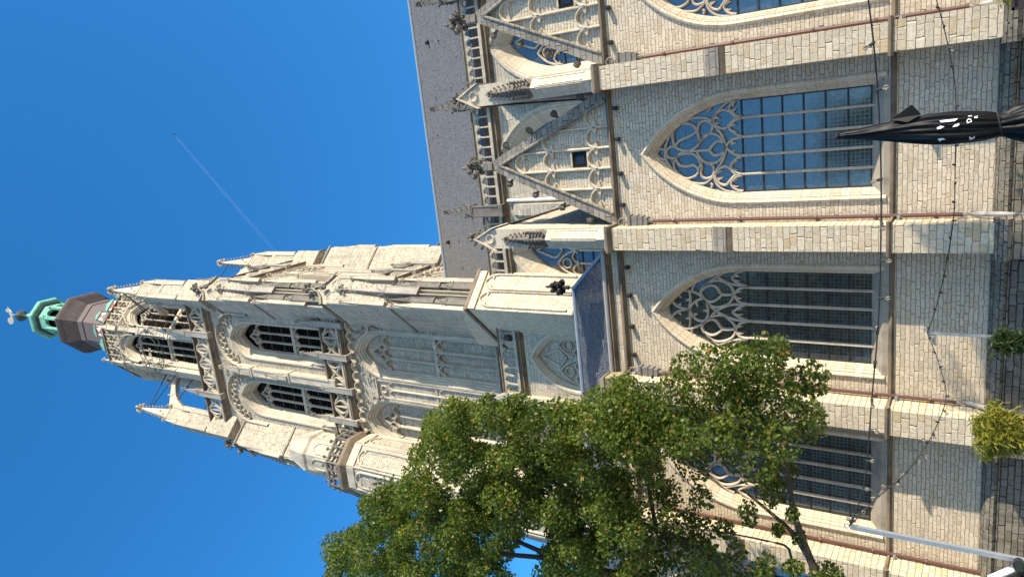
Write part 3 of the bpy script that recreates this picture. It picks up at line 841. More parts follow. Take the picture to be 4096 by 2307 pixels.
# ---- hipped slate roof over the western chapels
E0, R0, R1 = 19.93, 23.1, 26.2
mb = MB()
v = [(-4.25,E0,11.58),(-6.3,R0,14.5),(-19.0,R0,14.5),(-21,E0,11.58),(-4.25,R1,11.58),(-21,R1,11.58)]
mb.add(v, [(0,1,2,3),(0,4,1),(4,5,2,1),(3,2,5)])
hip = mb.obj('chapel_hip_roof', M_SLATE2, CH)
mb = MB(); mb.tube([(-19,R0,14.54),(-6.3,R0,14.54)], .085, 8); mb.tube([(-6.3,R0,14.54),(-4.25,E0,11.62)], .06, 8); mb.tube([(-6.3,R0,14.54),(-4.25,R1,11.62)], .06, 8)
mb.obj('lead_roll', M_LEAD, hip)
mb = MB(); mb.tube([(-21,19.88,11.60),(-4.2,19.88,11.60)], .075, 8); mb.obj('gutter', M_PIPEG, hip)
mb = MB()
mb.tube([(-6.3,R0,14.5),(-6.3,R0,15.3)], .035, 6); mb.finial(-6.3, R0, 14.75, .95)
for a in range(6): mb.crocket((-6.3,R0,15.0), (cos(a*1.05), sin(a*1.05), .1), .3)
mb.obj('finial', M_IRON, hip)
for x, t, k in ((-6.4,.45,.1), (-8.9,.4,.13), (-7.4,.13,.2)):
    y = E0+(R0-E0)*t; z = 11.58+2.92*t
    mb = MB(); mb.box(x-.02, x+.02, y-.12, y, z, z+.04); mb.box(x-k*.6, x+k*.6, y-.15, y-.11, z+.02, z+.06); mb.obj('snow_hook', M_ZINC, hip)
mb = MB(); mb.box(-8.82, -8.22, 19.3, 19.95, 11.1, 11.62); mb.add([(-8.86,19.26,11.62),(-8.18,19.26,11.62),(-8.18,19.98,11.62),(-8.86,19.98,11.62),(-8.7,19.42,11.86),(-8.34,19.42,11.86),(-8.34,19.85,11.86),(-8.7,19.85,11.86)], [(0,1,5,4),(1,2,6,5),(2,3,7,6),(3,0,4,7),(4,5,6,7),(3,2,1,0)])
M_LICH = plain('lichened block stone', (.16,.15,.14), (.33,.29,.16), 7, .9, .5, .02, stain=.4, scol=(.42,.34,.06), sscale=3)
mb.obj('buttress_cap', M_LICH, CH)

# ---- drainpipes in the corners of the buttresses
def drainpipe(px, foot):
    x = px+.44; y = 19.9
    mb = MB(); mb.tube([(x,y,9.9),(x,y,2.0 if foot else 1.3)], .048, 8)
    d = mb.obj('drainpipe', M_PIPE, CH, smooth=False)
    mb = MB()                                         # hopper carved like a gargoyle box
    mb.box(x-.17, x+.17, 19.72, 19.98, 10.12, 10.52); mb.box(x-.21, x+.21, 19.68, 19.98, 10.5, 10.58)
    mb.box(x-.13, x+.13, 19.75, 19.98, 9.98, 10.12); mb.box(x-.2, x+.2, 19.7, 19.98, 10.28, 10.33)
    mb.tube([(x+.02,19.85,10.0),(x,y,9.85)], .065, 8)
    mb.tube([(x,19.8,10.58),(x,19.8,10.72)], .05, 6)
    n = len(mb.v); mb.tube([(x+.11*cos(a),19.8,10.82+.11*sin(a)) for a in [i*2*pi/10 for i in range(10)]], .035, 5, True)
    mb.obj('hopper', M_HOPPER, d)
    for z in (9.2, 7.3, 5.3, 3.9, 2.6):
        mb = MB(); mb.stack(x, y, [(.068, z-.03), (.068, z+.03)], 8); mb.box(x-.02, x+.02, y, 20.0, z-.02, z+.02); mb.obj('pipe_bracket', M_PIPE, d)
    mb = MB(); mb.box(x-.09, x+.02, 19.78, 19.99, 3.34, 3.40)
    for k in range(5): mb.tube([(x,19.84,3.37),(x+.12*cos(k*.9-1.8),19.84-.05,3.37+.10*sin(k*1.3))], .006, 3)
    mb.obj('spike_collar', M_ZINC, d)
    if foot:
        mb = MB(); mb.tube([(x,y,2.02),(x,y,1.75),(x,y-.05,1.62),(x+.02,y-.22,1.42),(x+.02,y-.24,1.2),(x+.02,y-.24,.1)], .062, 8)
        mb.obj('pipe_foot', M_PIPEG, d)
for i, px in enumerate(PIER[1:6]): drainpipe(px, i in (1,2,3))
# thin cables clipped along buttress two
mb = MB(); mb.tube([(-4.07,19.95,2.3),(-4.07,19.9,1.25)], .012, 4); mb.tube([(-4.05,19.85,2.45),(-4.07,19.95,2.3)], .012, 4); mb.obj('wall_cable', M_IRON, CH)
# ------------------------------------------------------------------ tower
TX, TY, TH = -15.0, 35.0, 5.3
TW = thing('church_tower', 'tall weathered stone tower with belfry louvres, skeleton clocks, brown slate bulb and green copper lantern', 'tower', (TX, TY, 0))
FACES = [(0, 'S'), (pi/2, 'E'), (pi, 'N'), (-pi/2, 'W')]
def face(mb, ang, r=TH, cx=TX, cy=TY):
    return mb.at(cx+sin(ang)*r, cy-cos(ang)*r, ang)
BL = [(2.25, 23.4, 31.9, 1.45, 2.1), (-2.25, 23.4, 31.9, 1.45, 2.1)]
BW = [(2.2, 36.4, 44.7, 1.3, 2.1), (-2.2, 36.4, 44.7, 1.3, 2.1)]
mb = MB()
for a, nm in FACES:
    face(mb, a)
    wall(mb, -TH, TH, 8, 35.0, BL if nm in 'SE' else [], 0, 7)
    wall(mb, -TH, TH, 35.0, 49.0, BW if nm in 'SEW' else [], 0, 7)
mb.M = None
mb.obj('tower_wall', M_TOWER, TW)

for a, nm in FACES[:2]:
    for cx, z0, zs, w, rise in BL:                    # tall blind windows
        mb = MB(); face(mb, a)
        mb.sweep(outline(cx, z0, zs, w, rise, 8), [(.16,0),(.14,-.09),(.03,-.09),(0,0),(-.03,.06),(-.12,.08),(-.13,.17),(-.22,.2),(-.23,.3),(-.32,.33),(-.34,.6)])
        w_ = mb.obj('blind_window', M_TTRIM, TW)
        mb = MB(); face(mb, a); fill_arch(mb, cx, z0, zs, w-.33, rise-.25, .56); mb.obj('infill', M_TOWER, w_)
        mb = MB(); face(mb, a)
        lights(mb, cx, z0, zs-.2, w-.34, rise-.25, 3, .30, .26, .15)
        for i in range(3): trefoil_head(mb, cx-w+.34+(i+.5)*(w-.34)*2/3, 27.3, (w-.34)/3, .5, .12, .32, .2)
        mb.box(cx-w+.34, cx+w-.34, .36, .58, 27.85, 28.05)
        mb.obj('tracery', M_TTRIM, w_)
        mb = MB(); face(mb, a)
        for k, (x, z) in enumerate(arch(cx, zs, w+.2, rise+.15, 4)):
            if k: mb.crocket((x, -.1, z), (.4*(1 if x > cx else -1), -.4, .6), .42)
        mb.obj('hood_crockets', M_TCROCK, w_)
    mb = MB(); face(mb, a)                             # narrow double panel between them, and end panels
    for cx, w in ((0, .52), (4.15, .4), (-4.15, .4)):
        if nm == 'E' and cx: continue
        mb.box(cx-w-.09, cx-w, -.1, .0, 23.6, 32.6); mb.box(cx+w, cx+w+.09, -.1, .0, 23.6, 32.6)
        mb.box(cx-w-.12, cx+w+.12, -.16, .0, 32.6, 32.85)
        mb.rib([(cx, 23.6), (cx, 31.4)], .11, -.11, .11)
        for zc in (31.3, 27.3):
            for sx in (-1, 1): trefoil_head(mb, cx+sx*w/2, zc, w/2-.02, .36, .08, -.1, .1)
        mb.rib(circ(cx, 32.1, .24, 8), .08, -.1, .1, True)
        mb.box(cx-w, cx+w, -.06, .0, 27.85, 28.0)
    mb.obj('panel_tracery', M_TTRIM, TW)
    # courses and the hanging arcade below the first balcony
    for zc, pr, h in ((23.0, .2, .22), (34.75, .42, .34), (48.75, .42, .4)):
        mb = MB(); face(mb, a); string(mb, -4.6, 4.6, zc, zc+h, pr); mb.obj('string_course', M_STRING, TW)
    mb = MB(); face(mb, a)
    n = 13
    for i in range(n):
        x = -4.3+8.6*(i+.5)/n
        mb.rib(arch(x, 34.15, .31, .32, 5), .12, -.28, .28)
        mb.crocket((x-.33, -.12, 34.1), (0, -.6, -.5), .3)
    mb.obj('hanging_arcade', M_TRIM, TW)

def fancy_parapet(name, par, frame, x0, x1, z0, z1, n, y=0.0, style=0, m_=None):
    mb = MB(); frame(mb)
    mb.box(x0, x1, y-.1, y+.1, z0, z0+.14)
    u = (x1-x0)/n; h = z1-z0-.3; zc = z0+.14+h/2
    for i in range(n):
        cx = x0+(i+.5)*u
        if style == 0:      # crossed lozenge with leaf shapes
            for s_ in (-1, 1):
                mb.rib(curve([(cx-u/2, zc-s_*h/2), (cx-u*.12, zc-s_*h*.16), (cx+u*.12, zc+s_*h*.16), (cx+u/2, zc+s_*h/2)]), .11, y-.09, .18)
                mb.rib(curve([(cx+s_*u/2, zc-h/2), (cx+s_*u*.2, zc), (cx+s_*u/2, zc+h/2)]), .10, y-.09, .18)
                mb.rib(curve([(cx-u*.4, zc+s_*h/2), (cx, zc+s_*h*.12), (cx+u*.4, zc+s_*h/2)]), .09, y-.08, .16)
                mb.blob((cx+s_*u*.24, y, zc+h*.3), .09, .08, .1); mb.blob((cx+s_*u*.24, y, zc-h*.3), .09, .08, .1)
        else:               # two rows of circles
            for s_ in (-1, 1):
                r = min(u*.46, h*.25)
                xx = cx + (u*.25 if s_ > 0 else -u*.25)
                mb.rib(circ(xx, zc+s_*h*.25, r, 10), .09, y-.09, .18, True)
                mb.blob((xx+r*.75, y, zc+s_*h*.25), .07, .06, .07); mb.blob((xx-r*.75, y, zc+s_*h*.25), .07, .06, .07)
        mb.box(cx-u/2-.04, cx-u/2+.04, y-.08, y+.08, z0+.14, z1-.14)
    b = mb.obj(name, m_ or M_TTRIM, par)
    mb = MB(); frame(mb); mb.prismx([(y-.17,z1-.16),(y-.17,z1-.05),(y,z1+.04),(y+.17,z1-.05),(y+.17,z1-.16)], x0, x1); mb.obj('parapet_rail', M_STRING, b)
    return b
for a, nm in FACES[:2] + FACES[3:]:
    fancy_parapet('balcony_parapet', TW, lambda q, a=a: face(q, a, TH+.3), -4.7, 4.7, 35.1, 36.75, 6)
    fancy_parapet('balcony_parapet', TW, lambda q, a=a: face(q, a, TH+.3), -4.9, 4.9, 49.1, 51.0, 8)
    if nm == 'W': continue
    for x in (4.05, 1.9, -.35, -2.5):
        mb = MB(); face(mb, a, TH+.35); mb.pinnacle(x, 0, 34.5, .36, 2.6, 1.7, 6); mb.obj('parapet_pinnacle', M_TCROCK, TW)
    for x in (2.4, -2.4):
        mb = MB(); face(mb, a, TH+.35); mb.pinnacle(x, 0, 48.7, .4, 2.9, 2.2, 6); mb.obj('parapet_pinnacle', M_TCROCK, TW)

def louvred(parent, name, fr, cx, z0, zs, w, rise, ztr, prof, inset):
    wi = w-inset
    mb = MB(); fr(mb); mb.sweep(outline(cx, z0, zs, w, rise, 8), prof)
    w_ = mb.obj(name, M_TTRIM, parent)
    yd = prof[-1][1]
    mb = MB(); fr(mb)
    fill_arch(mb, cx, z0, zs, wi, rise-.15, yd+.25)
    mb.obj('dark_opening', M_VOID, w_)
    mb = MB(); fr(mb)
    z = z0+.2
    while z < zs+.1:
        mb.prismx([(yd+.22, z+.16), (yd-.02, z), (yd-.02, z+.035), (yd+.22, z+.2)], cx-wi, cx+wi); z += .27
    lw = 2*wi/3
    for k in range(int((zs-z0)/1.35)+1):
        mb.box(cx-wi, cx+wi, yd-.08, yd-.01, z0+.3+k*1.35, z0+.38+k*1.35)
    mb.obj('louvre', M_LOUV, w_)
    mb = MB(); fr(mb)
    lights(mb, cx, z0, zs-.25, wi, rise-.15, 3, yd-.22, .2, .13)
    if ztr:
        mb.box(cx-wi, cx+wi, yd-.2, yd+.02, ztr-.14, ztr+.14)
        for i in range(3): trefoil_head(mb, cx-wi+(i+.5)*lw, ztr-.62, lw/2-.03, .4, .09, yd-.2, .18)
    mb.obj('tracery', M_TTRIM, w_)
    return w_
LP = [(.12,0),(.1,-.08),(0,-.08),(-.02,.0),(-.1,.12),(-.11,.22),(-.2,.35),(-.21,.45),(-.32,.62),(-.34,.95)]
for a, nm in FACES[:2] + FACES[3:]:
    fr = lambda q, a=a: face(q, a)
    for cx, z0, zs, w, rise in BW:
        w_ = louvred(TW, 'belfry_window', fr, cx, z0, zs, w, rise, 40.9, LP, .32)
        mb = MB(); fr(mb)                               # round-headed frame with tracery above
        mb.rib([(cx-1.95, 44.2)] + circ(cx, 46.2, 1.95, 14, pi, 0) + [(cx+1.95, 44.2)], .2, -.28, .28)
        for k in range(9):
            t = pi*(k+.5)/9
            mb.rib(circ(cx+1.62*cos(t), 46.2+1.62*sin(t), .24, 8), .08, -.16, .16, True)
            mb.blob((cx+1.3*cos(t), -.08, 46.2+1.3*sin(t)), .12, .1, .12)
        mb.obj('arch_frame', M_TTRIM, w_)
    mb = MB(); fr(mb)                                   # pilaster between the belfry windows
    mb.box(-.3, .3, -.5, .05, 36, 44.5); mb.box(-.36, .36, -.56, .05, 40.4, 40.6); mb.box(-.36, .36, -.56, .05, 44.4, 44.6)
    for sx in (-1, 1): mb.box(sx*.22-.05, sx*.22+.05, -.55, -.5, 36.5, 40.2); mb.box(sx*.22-.05, sx*.22+.05, -.55, -.5, 41, 44.2)
    mb.pinnacle(0, -.3, 44.6, .5, 1.2, 2.4, 6)
    mb.pinnacle(0, -.5, 40.6, .28, .9, 1.4, 5)
    mb.obj('pilaster', M_TTRIM, TW)

# ---- diagonal buttresses at the corners
def dframe(mb, sx, sy, d):
    """frame on the outer face of a corner buttress, d measured along x and y from the axis"""
    ang = math.atan2(sx, -sy)
    return mb.at(TX+sx*d, TY+sy*d, ang)
def cap(mb, w, z, depth, h_):                           # half of the ogee gable closing a tier
    pts = [(-w/2-.1,z-.5),(-w/2-.1,z-.35),(-w*.30,z-.05),(-w*.12,z+.35),(0,z+1.0),(0,z+.75),(-w*.1,z+.2),(-w*.28,z-.2),(-w/2-.02,z-.5)]
    mb.prism([(x*h_, q) for x, q in pts], -.14, depth)
def tier(par, sx, sy, d, w, z0, z1, din, rich):
    depth = (d-din)*1.414
    mb = MB(); dframe(mb, sx, sy, d)
    mb.box(-w/2, w/2, 0, depth, z0, z1)
    mb.prism([(-w/2,z1),(w/2,z1),(w*.28,z1+.3),(0,z1+1.1),(-w*.28,z1+.3)], 0, depth*.8)
    b = mb.obj('corner_buttress', M_TOWER, par)
    mb = MB(); dframe(mb, sx, sy, d)
    cap(mb, w, z1+.45, depth*.85, 1); mb.obj('cap_moulding', M_COPING, b)
    mb = MB(); dframe(mb, sx, sy, d); cap(mb, w, z1+.45, depth*.85, -1); mb.obj('cap_moulding', M_COPING, b)
    mb = MB(); dframe(mb, sx, sy, d)
    zm = (z0+z1)/2+.6
    string(mb, -w/2-.05, w/2+.05, zm, zm+.16, .1)
    mb.box(-w/2-.07, -w/2+.0, .02, depth, zm, zm+.15); mb.box(w/2, w/2+.07, .02, depth, zm, zm+.15)
    mb.obj('string_course', M_COPING, b)
    mb = MB(); dframe(mb, sx, sy, d)                    # sunk panels with trefoil heads
    for s_ in (-1, 1):
        trefoil_head(mb, s_*w*.23, z1-.6, w*.2, .5, .09, -.06, .08)
        mb.rib([(s_*w*.03, z1-3.2), (s_*w*.03, z1-.6)], .08, -.06, .08)
        mb.rib([(s_*w*.44, z0+.6), (s_*w*.44, z1-.6)], .09, -.06, .08)
    mb.obj('panel_tracery', M_TTRIM, b)
    if rich:
        mb = MB(); dframe(mb, sx, sy, d)
        hs = (z1-z0)
        mb.pinnacle(0, -.2, z1-hs*.6, .44, hs*.2, hs*.3, 8)
        mb.obj('attached_pinnacle', M_TCROCK, b)
        dk = M_CROCK if sy < 0 and sx > 0 else M_TCROCK
        for s_ in (-1, 1):
            for x_, z_, w_, h1, h2 in ((.25, z0+.1, .40, hs*.22, hs*.16), (.25, z0+hs*.30, .32, hs*.14, hs*.14), (.43, z0+hs*.12, .26, hs*.30, hs*.12), (.43, z0+hs*.58, .26, hs*.16, hs*.13)):
                mb = MB(); dframe(mb, sx, sy, d); mb.pinnacle(s_*w*x_, -.14, z_, w_, h1, h2, 6)
                mb.obj('attached_pinnacle', dk if x_ < .4 else M_TTRIM, b)
    if rich:
        hs = z1-z0
        for s_ in (-1, 1):
            mb = MB(); dframe(mb, sx, sy, d); mb.rib([(s_*(w/2-.06), z0), (s_*(w/2-.06), z1-.4)], .13, -.1, .12); mb.rib([(s_*.12, z0+.2), (s_*.12, z0+hs*.4)], .1, -.3, .3); mb.obj('shaft', M_TTRIM, b)
    mb = MB(); dframe(mb, sx, sy, d); mb.finial(0, -.05, z1+1.2, 1.1); mb.blob((0,-.35,z1+.2), .22, .2, .25); mb.obj('finial', M_CROCK, b)
    return b
for sx, sy in ((1,-1), (1,1), (-1,1), (-1,-1)):
    if (sx, sy) != (-1, -1):
        tier(TW, sx, sy, 6.55, 1.9, 22.0, 34.2, 4.6, True)
    tier(TW, sx, sy, 6.05, 1.8, 34.8, 46.8, 4.6, True)
    # corner pinnacle, stepped
    mb = MB(); cx, cy = TX+sx*5.25, TY+sy*5.25
    mb.stack(cx, cy, [(.85,48.0),(.85,50.6),(.72,50.9),(.72,53.4),(.80,53.5),(.80,53.75),(.62,54.0),(.62,56.6)], 4, 0)
    b = mb.obj('corner_pinnacle', M_TOWER, TW)
    mb = MB(); mb.pinnacle(cx, cy, 54.6, .95, 2.2, 5.0, 9, pi/4); mb.obj('spirelet', M_TTRIM, b)
    for i in range(4):
        a = i*pi/2
        mb = MB(); mb.pinnacle(cx+.85*cos(a), cy+.85*sin(a), 51.0, .36, 3.9, 2.0, 6, pi/4); mb.obj('side_pinnacle', M_TTRIM, b)
# broad foot of the south-east buttress, standing out in front of the clerestory
def ff(q): return q.at(-7.70, 27.15, pi/4)
w = 2.12; dp = 4.2
mb = ff(MB())
mb.box(-w/2, w/2, 0, dp, 9, 22.3)
mb.prismx([(0,22.3),(dp,22.3),(dp,24.2),(1.3,23.4)], -w/2+.02, w/2-.02)
b = mb.obj('buttress_foot', M_BUTT, TW)
mb = ff(MB()); mb.box(-w/2-.1, w/2+.1, -.12, dp, 22.3, 22.5); mb.obj('top_moulding', M_STRING, b)
mb = ff(MB()); string(mb, -w/2-.06, w/2+.06, 16.4, 16.56, .1); mb.obj('string_course', M_STRING, b)
for s_ in (-1, 1):
    mb = ff(MB()); mb.box(*sorted((s_*w/2, s_*(w/2+.07))), .02, dp, 16.4, 16.54); mb.obj('string_return', M_STRING, b)
mb = ff(MB())
for s_ in (-1, 1):
    for zt, zb in ((21.2, 16.9), (15.4, 10)):
        trefoil_head(mb, s_*w*.22, zt, w*.19, .6, .10, -.09, .09)
        mb.rib([(s_*w*.42, zb), (s_*w*.42, zt)], .1, -.09, .09); mb.rib([(s_*w*.03, zb), (s_*w*.03, zt)], .08, -.09, .09)
mb.box(-w/2, w/2, -.09, 0, 21.9, 22.3)
mb.obj('panel_tracery', M_TRIM, b)

# ---- octagonal stair turret at the south-west corner
ux, uy = -20.05, 28.95
mb = MB()
mb.stack(ux, uy, [(1.75, 0), (1.75, 34.1)], 8)
t_ = mb.obj('stair_turret', M_TOWER, TW)
mb = MB(); mb.stack(ux, uy, [(1.7,33.9),(1.8,34.0),(2.02,34.25),(2.02,34.5),(1.9,34.55)], 8); mb.obj('top_moulding', M_STRING, t_)
mb = MB(); mb.stack(ux, uy, [(1.76,26.2),(1.86,26.3),(1.86,26.42),(1.76,26.5)], 8); mb.obj('moulding', M_STRING, t_)
mb = MB()
for i in range(8):
    a = i*pi/4
    mb.at(ux+sin(a)*1.75, uy-cos(a)*1.75, a)
    for zt, zb in ((32.6, 27), (25, 12)):
        trefoil_head(mb, 0, zt, .52, .6, .14, -.1, .1)
        mb.rib([(-.52, zb), (-.52, zt)], .14, -.1, .1); mb.rib([(.52, zb), (.52, zt)], .14, -.1, .1)
    mb.rib([(-.7, 12), (-.7, 33.9)], .1, -.08, .1)
    mb.box(-.72, .72, -.08, 0, 33.3, 33.9)
mb.M = None
mb.obj('panel_tracery', M_TTRIM, t_)
mb = MB()
for i in range(8):
    a = i*pi/4
    mb.at(ux+sin(a)*1.88, uy-cos(a)*1.88, a)
    for k in range(3):
        x = -.52+k*.52
        mb.rib(circ(x, 35.25, .2, 8), .08, -.06, .14, True); mb.box(x-.3, x-.22, -.07, .07, 34.5, 35.6); mb.crocket((x, 0, 35.5), (0, -.3, 1), .36)
    mb.box(-.78, .78, -.08, .08, 35.45, 35.58)
mb.M = None
mb.obj('turret_parapet', M_CROCK, t_)
mb = MB(); mb.stack(ux, uy, [(1.3,34.5),(1.3,38.2),(1.42,38.35),(1.42,38.55),(.85,40.4),(.8,40.5)], 8)
for i in range(8):
    a = i*pi/4
    mb.at(ux+sin(a)*1.3, uy-cos(a)*1.3, a); mb.rib([(-.36, 35.5), (-.36, 37.2)] + arch(0, 37.2, .36, .5, 5) + [(.36, 35.5)], .1, -.06, .07)
mb.M = None
mb.obj('turret_cap', M_TTRIM, t_)

# ---- octagon with the clocks
OX, OY, OA = -15.3, 35.0, 3.85
def oface(q, a, r=OA): return q.at(OX+sin(a)*r, OY-cos(a)*r, a)
mb = MB()
OW = [(0, 53.6, 62.7, 1.12, 1.9)]
hw8 = OA*math.tan(pi/8)
for i in range(8):
    oface(mb, i*pi/4); wall(mb, -hw8, hw8, 48.5, 67.2, OW if i not in (3,4,5) else [], 0, 6)
mb.M = None
oc = mb.obj('octagon_wall', M_TOWER, TW)
mb = MB(); mb.stack(OX, OY, [(3.0,48.5),(3.0,67.0)], 8); mb.obj('octagon_core', M_VOID, TW)
OP = [(.1,0),(.08,-.08),(0,-.08),(-.02,0),(-.09,.1),(-.1,.18),(-.18,.3),(-.2,.5)]
for i in (0, 1, 2, 6, 7):
    a = i*pi/4; fr = lambda q, a=a: oface(q, a)
    w_ = louvred(TW, 'belfry_window', fr, 0, 53.6, 62.7, 1.12, 1.9, 58.2, OP, .2)
    mb = MB(); fr(mb)
    mb.rib(curve([(-1.25,62.6),(-1.12,63.9),(-.6,64.9),(-.2,65.35),(0,66.3)]), .16, -.26, .26)
    mb.rib(curve([(1.25,62.6),(1.12,63.9),(.6,64.9),(.2,65.35),(0,66.3)]), .16, -.26, .26)
    for k in range(3):
        for s_ in (-1, 1): mb.crocket((s_*(1.2-.35*k), -.2, 63.6+.62*k), (s_*.7, -.2, .6), .3)
    mb.obj('ogee_hood', M_TTRIM, w_)
    fancy_parapet('octagon_parapet', TW, lambda q, a=a: oface(q, a, OA+.12), -hw8, hw8, 65.2, 67.6, 5, 0.0, 1)
    mb = MB(); fr(mb)
    for s_ in (-1, 1):
        for zz in (64.4, 64.9): mb.rib(circ(s_*1.25, zz, .2, 8), .07, -.1, .1, True)
    string(mb, -hw8, hw8, 65.0, 65.2, .2)
    mb.obj('string_course', M_TTRIM, TW)
for i in range(8):                                        # corner strips and their pinnacles
    a = i*pi/4+pi/8; r = OA/cos(pi/8)
    mb = MB(); mb.at(OX+sin(a)*r, OY-cos(a)*r, a)
    mb.box(-.34, .34, -.34, .5, 48.5, 57.0); mb.box(-.28, .28, -.26, .5, 57.0, 61.6)
    mb.box(-.4, .4, -.4, .5, 56.9, 57.1); mb.box(-.4, .4, -.4, .5, 53.2, 53.4); mb.box(-.34, .34, -.34, .5, 61.5, 61.7)
    mb.pinnacle(0, -.08, 61.4, .4, 1.7, 2.4, 6)
    mb.box(-.2, .2, -.15, .4, 61.6, 65.2)
    mb.pinnacle(0, -.1, 65.1, .42, 1.5, 2.3, 5)
    mb.obj('corner_strip', M_TTRIM, TW)
# flying buttresses from the corner pinnacles
for sx, sy in ((1,-1), (1,1), (-1,1), (-1,-1)):
    ang = math.atan2(sx, -sy)
    mb = MB(); mb.at(TX+sx*5.25, TY+sy*5.25, ang-pi/2)
    P = curve([(-3.75,59.0),(-2.5,58.5),(-1.3,57.2),(-.5,54.9)], 4)
    mb.prism(P+[(-.4,54.6),(-.3,57.6),(-3.75,59.9)], -.2, .2)
    for k in range(4): mb.crocket((-.8-.8*k, 0, 57.9+.62*k), (.1, 0, 1), .4)
    mb.obj('flying_buttress', M_TTRIM, TW)
    for z1, z2 in ((60.6, 61.2), (57.6, 57.2), (53.2, 54.2)):
        mb = MB(); mb.tube([(TX+sx*5.2,TY+sy*5.2,z1),(OX+sx*2.7,OY+sy*2.7,z2)], .05, 4); mb.obj('tie_rod', M_IRON, TW)
    mb = MB(); mb.tube([(TX+sx*5.2,TY+sy*5.2,60.4),(OX+sx*1.2,OY+sy*3.9,56.5)], .04, 4); mb.obj('tie_rod', M_IRON, TW)
# skeleton clock dials
def numeral(mb, txt, ang, r0, r1):
    n = len(txt); wch = .2
    for k, ch in enumerate(txt):
        off = (k-(n-1)/2)*wch
        def P(u, t):                                   # u across, t along the radius (0 inner .. 1 outer)
            r = r0+(r1-r0)*t; ca, sa = cos(ang), sin(ang)
            return (r*sa+u*ca, -.3, 60.1+r*ca-u*sa)
        if ch == 'I': segs_ = [((off,0),(off,1))]
        elif ch == 'V': segs_ = [((off-.09,1),(off,0)), ((off+.09,1),(off,0))]
        else: segs_ = [((off-.09,1),(off+.09,0)), ((off+.09,1),(off-.09,0))]
        for p, q in segs_: mb.tube([P(*p), P(*q)], .03, 4)
ROM = ['XII','I','II','III','IIII','V','VI','VII','VIII','IX','X','XI']
for a in (0, pi/2, -pi/2):
    mb = MB(); oface(mb, a)
    for r in (1.85, 1.25): mb.tube([(r*cos(2*pi*k/36), -.32, 60.1+r*sin(2*pi*k/36)) for k in range(36)], .035, 4, True)
    for k in range(4):
        t = pi/4+k*pi/2; mb.tube([(1.85*cos(t),-.32,60.1+1.85*sin(t)),(1.85*cos(t),.1,60.1+1.85*sin(t))], .03, 4)
    c_ = mb.obj('clock_dial', M_COPPERD, TW)
    mb = MB(); oface(mb, a)
    for h_, tx in enumerate(ROM): numeral(mb, tx, h_*pi/6, 1.32, 1.78)
    mb.obj('numerals', M_COPPERD, c_)
    for L, t in ((1.6, radians(262)), (1.1, radians(300))):
        mb = MB(); oface(mb, a); mb.prism([(sin(t)*L, 60.1+cos(t)*L), (.09*cos(t), 60.1-.09*sin(t)), (-.4*sin(t), 60.1-.4*cos(t)), (-.09*cos(t), 60.1+.09*sin(t))], -.42, -.38); mb.obj('clock_hand', M_GOLD, c_)

# ---- spire: slate drum, bulb, copper lantern, weathercock
SX, SY = -15.12, 35.0
mb = MB(); mb.stack(SX, SY, [(3.55,66.9),(3.35,67.7),(2.75,69.0),(2.62,69.6),(2.35,70.2),(2.2,75.0),(2.2,75.2)], 8); sp = mb.obj('spire_drum', M_LEADB, TW)
mb = MB(); mb.stack(SX, SY, [(2.2,75.0),(2.3,75.05),(2.3,75.9),(2.2,75.95)], 8); mb.obj('lead_band', M_LEADB, sp)
mb = MB(); mb.stack(SX, SY, [(2.5,69.86),(2.6,69.88),(2.6,69.94),(2.45,70.0)], 8); mb.obj('white_ledge', M_WHITE, sp)
bulb = curve([(2.18,75.9),(2.42,76.3),(2.66,76.95),(2.80,77.7),(2.84,78.4),(2.78,79.0),(2.4,79.9),(1.7,80.7)], 4)
pr_ = []
for (a0, z0_), (a1, z1_) in zip(bulb[:-1], bulb[1:]):      # overlapping slate courses, each lip standing proud
    pr_ += [(a0+.075, z0_+.01), (a0+.085, z0_+.05), (a1+.01, z1_)]
mb = MB(); mb.stack(SX, SY, pr_, 8); mb.obj('slate_bulb', M_SLATEP, TW)
def dormer(i, x, z, s):
    a = i*pi/4
    mb = MB(); mb.at(SX+sin(a)*2.55, SY-cos(a)*2.55, a)
    y0 = -.55*s if z > 70 else -.75*s
    mb.box(x-.5*s, x+.5*s, y0, .9, z, z+1.15*s)
    d = mb.obj('dormer', M_WHITE, TW)
    mb = MB(); mb.at(SX+sin(a)*2.55, SY-cos(a)*2.55, a)
    ww, hh = .42*s, 1.05*s
    mb.prism([(x-ww,z+.06*s),(x+ww,z+.06*s),(x,z+hh/2)], y0-.03, y0-.005); mb.prism([(x-ww,z+hh),(x,z+hh/2),(x+ww,z+hh)], y0-.03, y0-.005)
    mb.obj('red_triangles', M_RED, d)
    mb = MB(); mb.at(SX+sin(a)*2.55, SY-cos(a)*2.55, a)
    mb.prism([(x-.66*s,z+1.1*s),(x+.66*s,z+1.1*s),(x+.5*s,z+1.5*s),(x,z+1.75*s),(x-.5*s,z+1.5*s)], y0-.12, .9)
    mb.tube([(x,y0,z+1.7*s),(x,y0,z+2.15*s)], [.07*s,.02], 5)
    mb.obj('dormer_roof', M_COPPER, d)
for i in range(8):
    s_ = 1 if i % 2 else -1
    dormer(i, s_*.62, 68.3, 1.0); dormer(i, -s_*.42, 70.2, .72)
mb = MB()
LA, LZ0, LZ1 = 1.5, 79.8, 86.0
for i in range(8):
    a = i*pi/4
    mb.at(SX+sin(a)*LA, SY-cos(a)*LA, a); h_ = LA*math.tan(pi/8)
    wall(mb, -h_, h_, LZ0, LZ1, [(0, LZ0+.6, 83.9, .42, .62)], 0, 5)
    mb.sweep(outline(0, LZ0+.6, 83.9, .42, .62, 5), [(.1,-.0),(.1,-.06),(0,-.06),(0,.25)])
    mb.box(-h_, h_, -.05, .1, LZ0+.5, LZ0+.7)
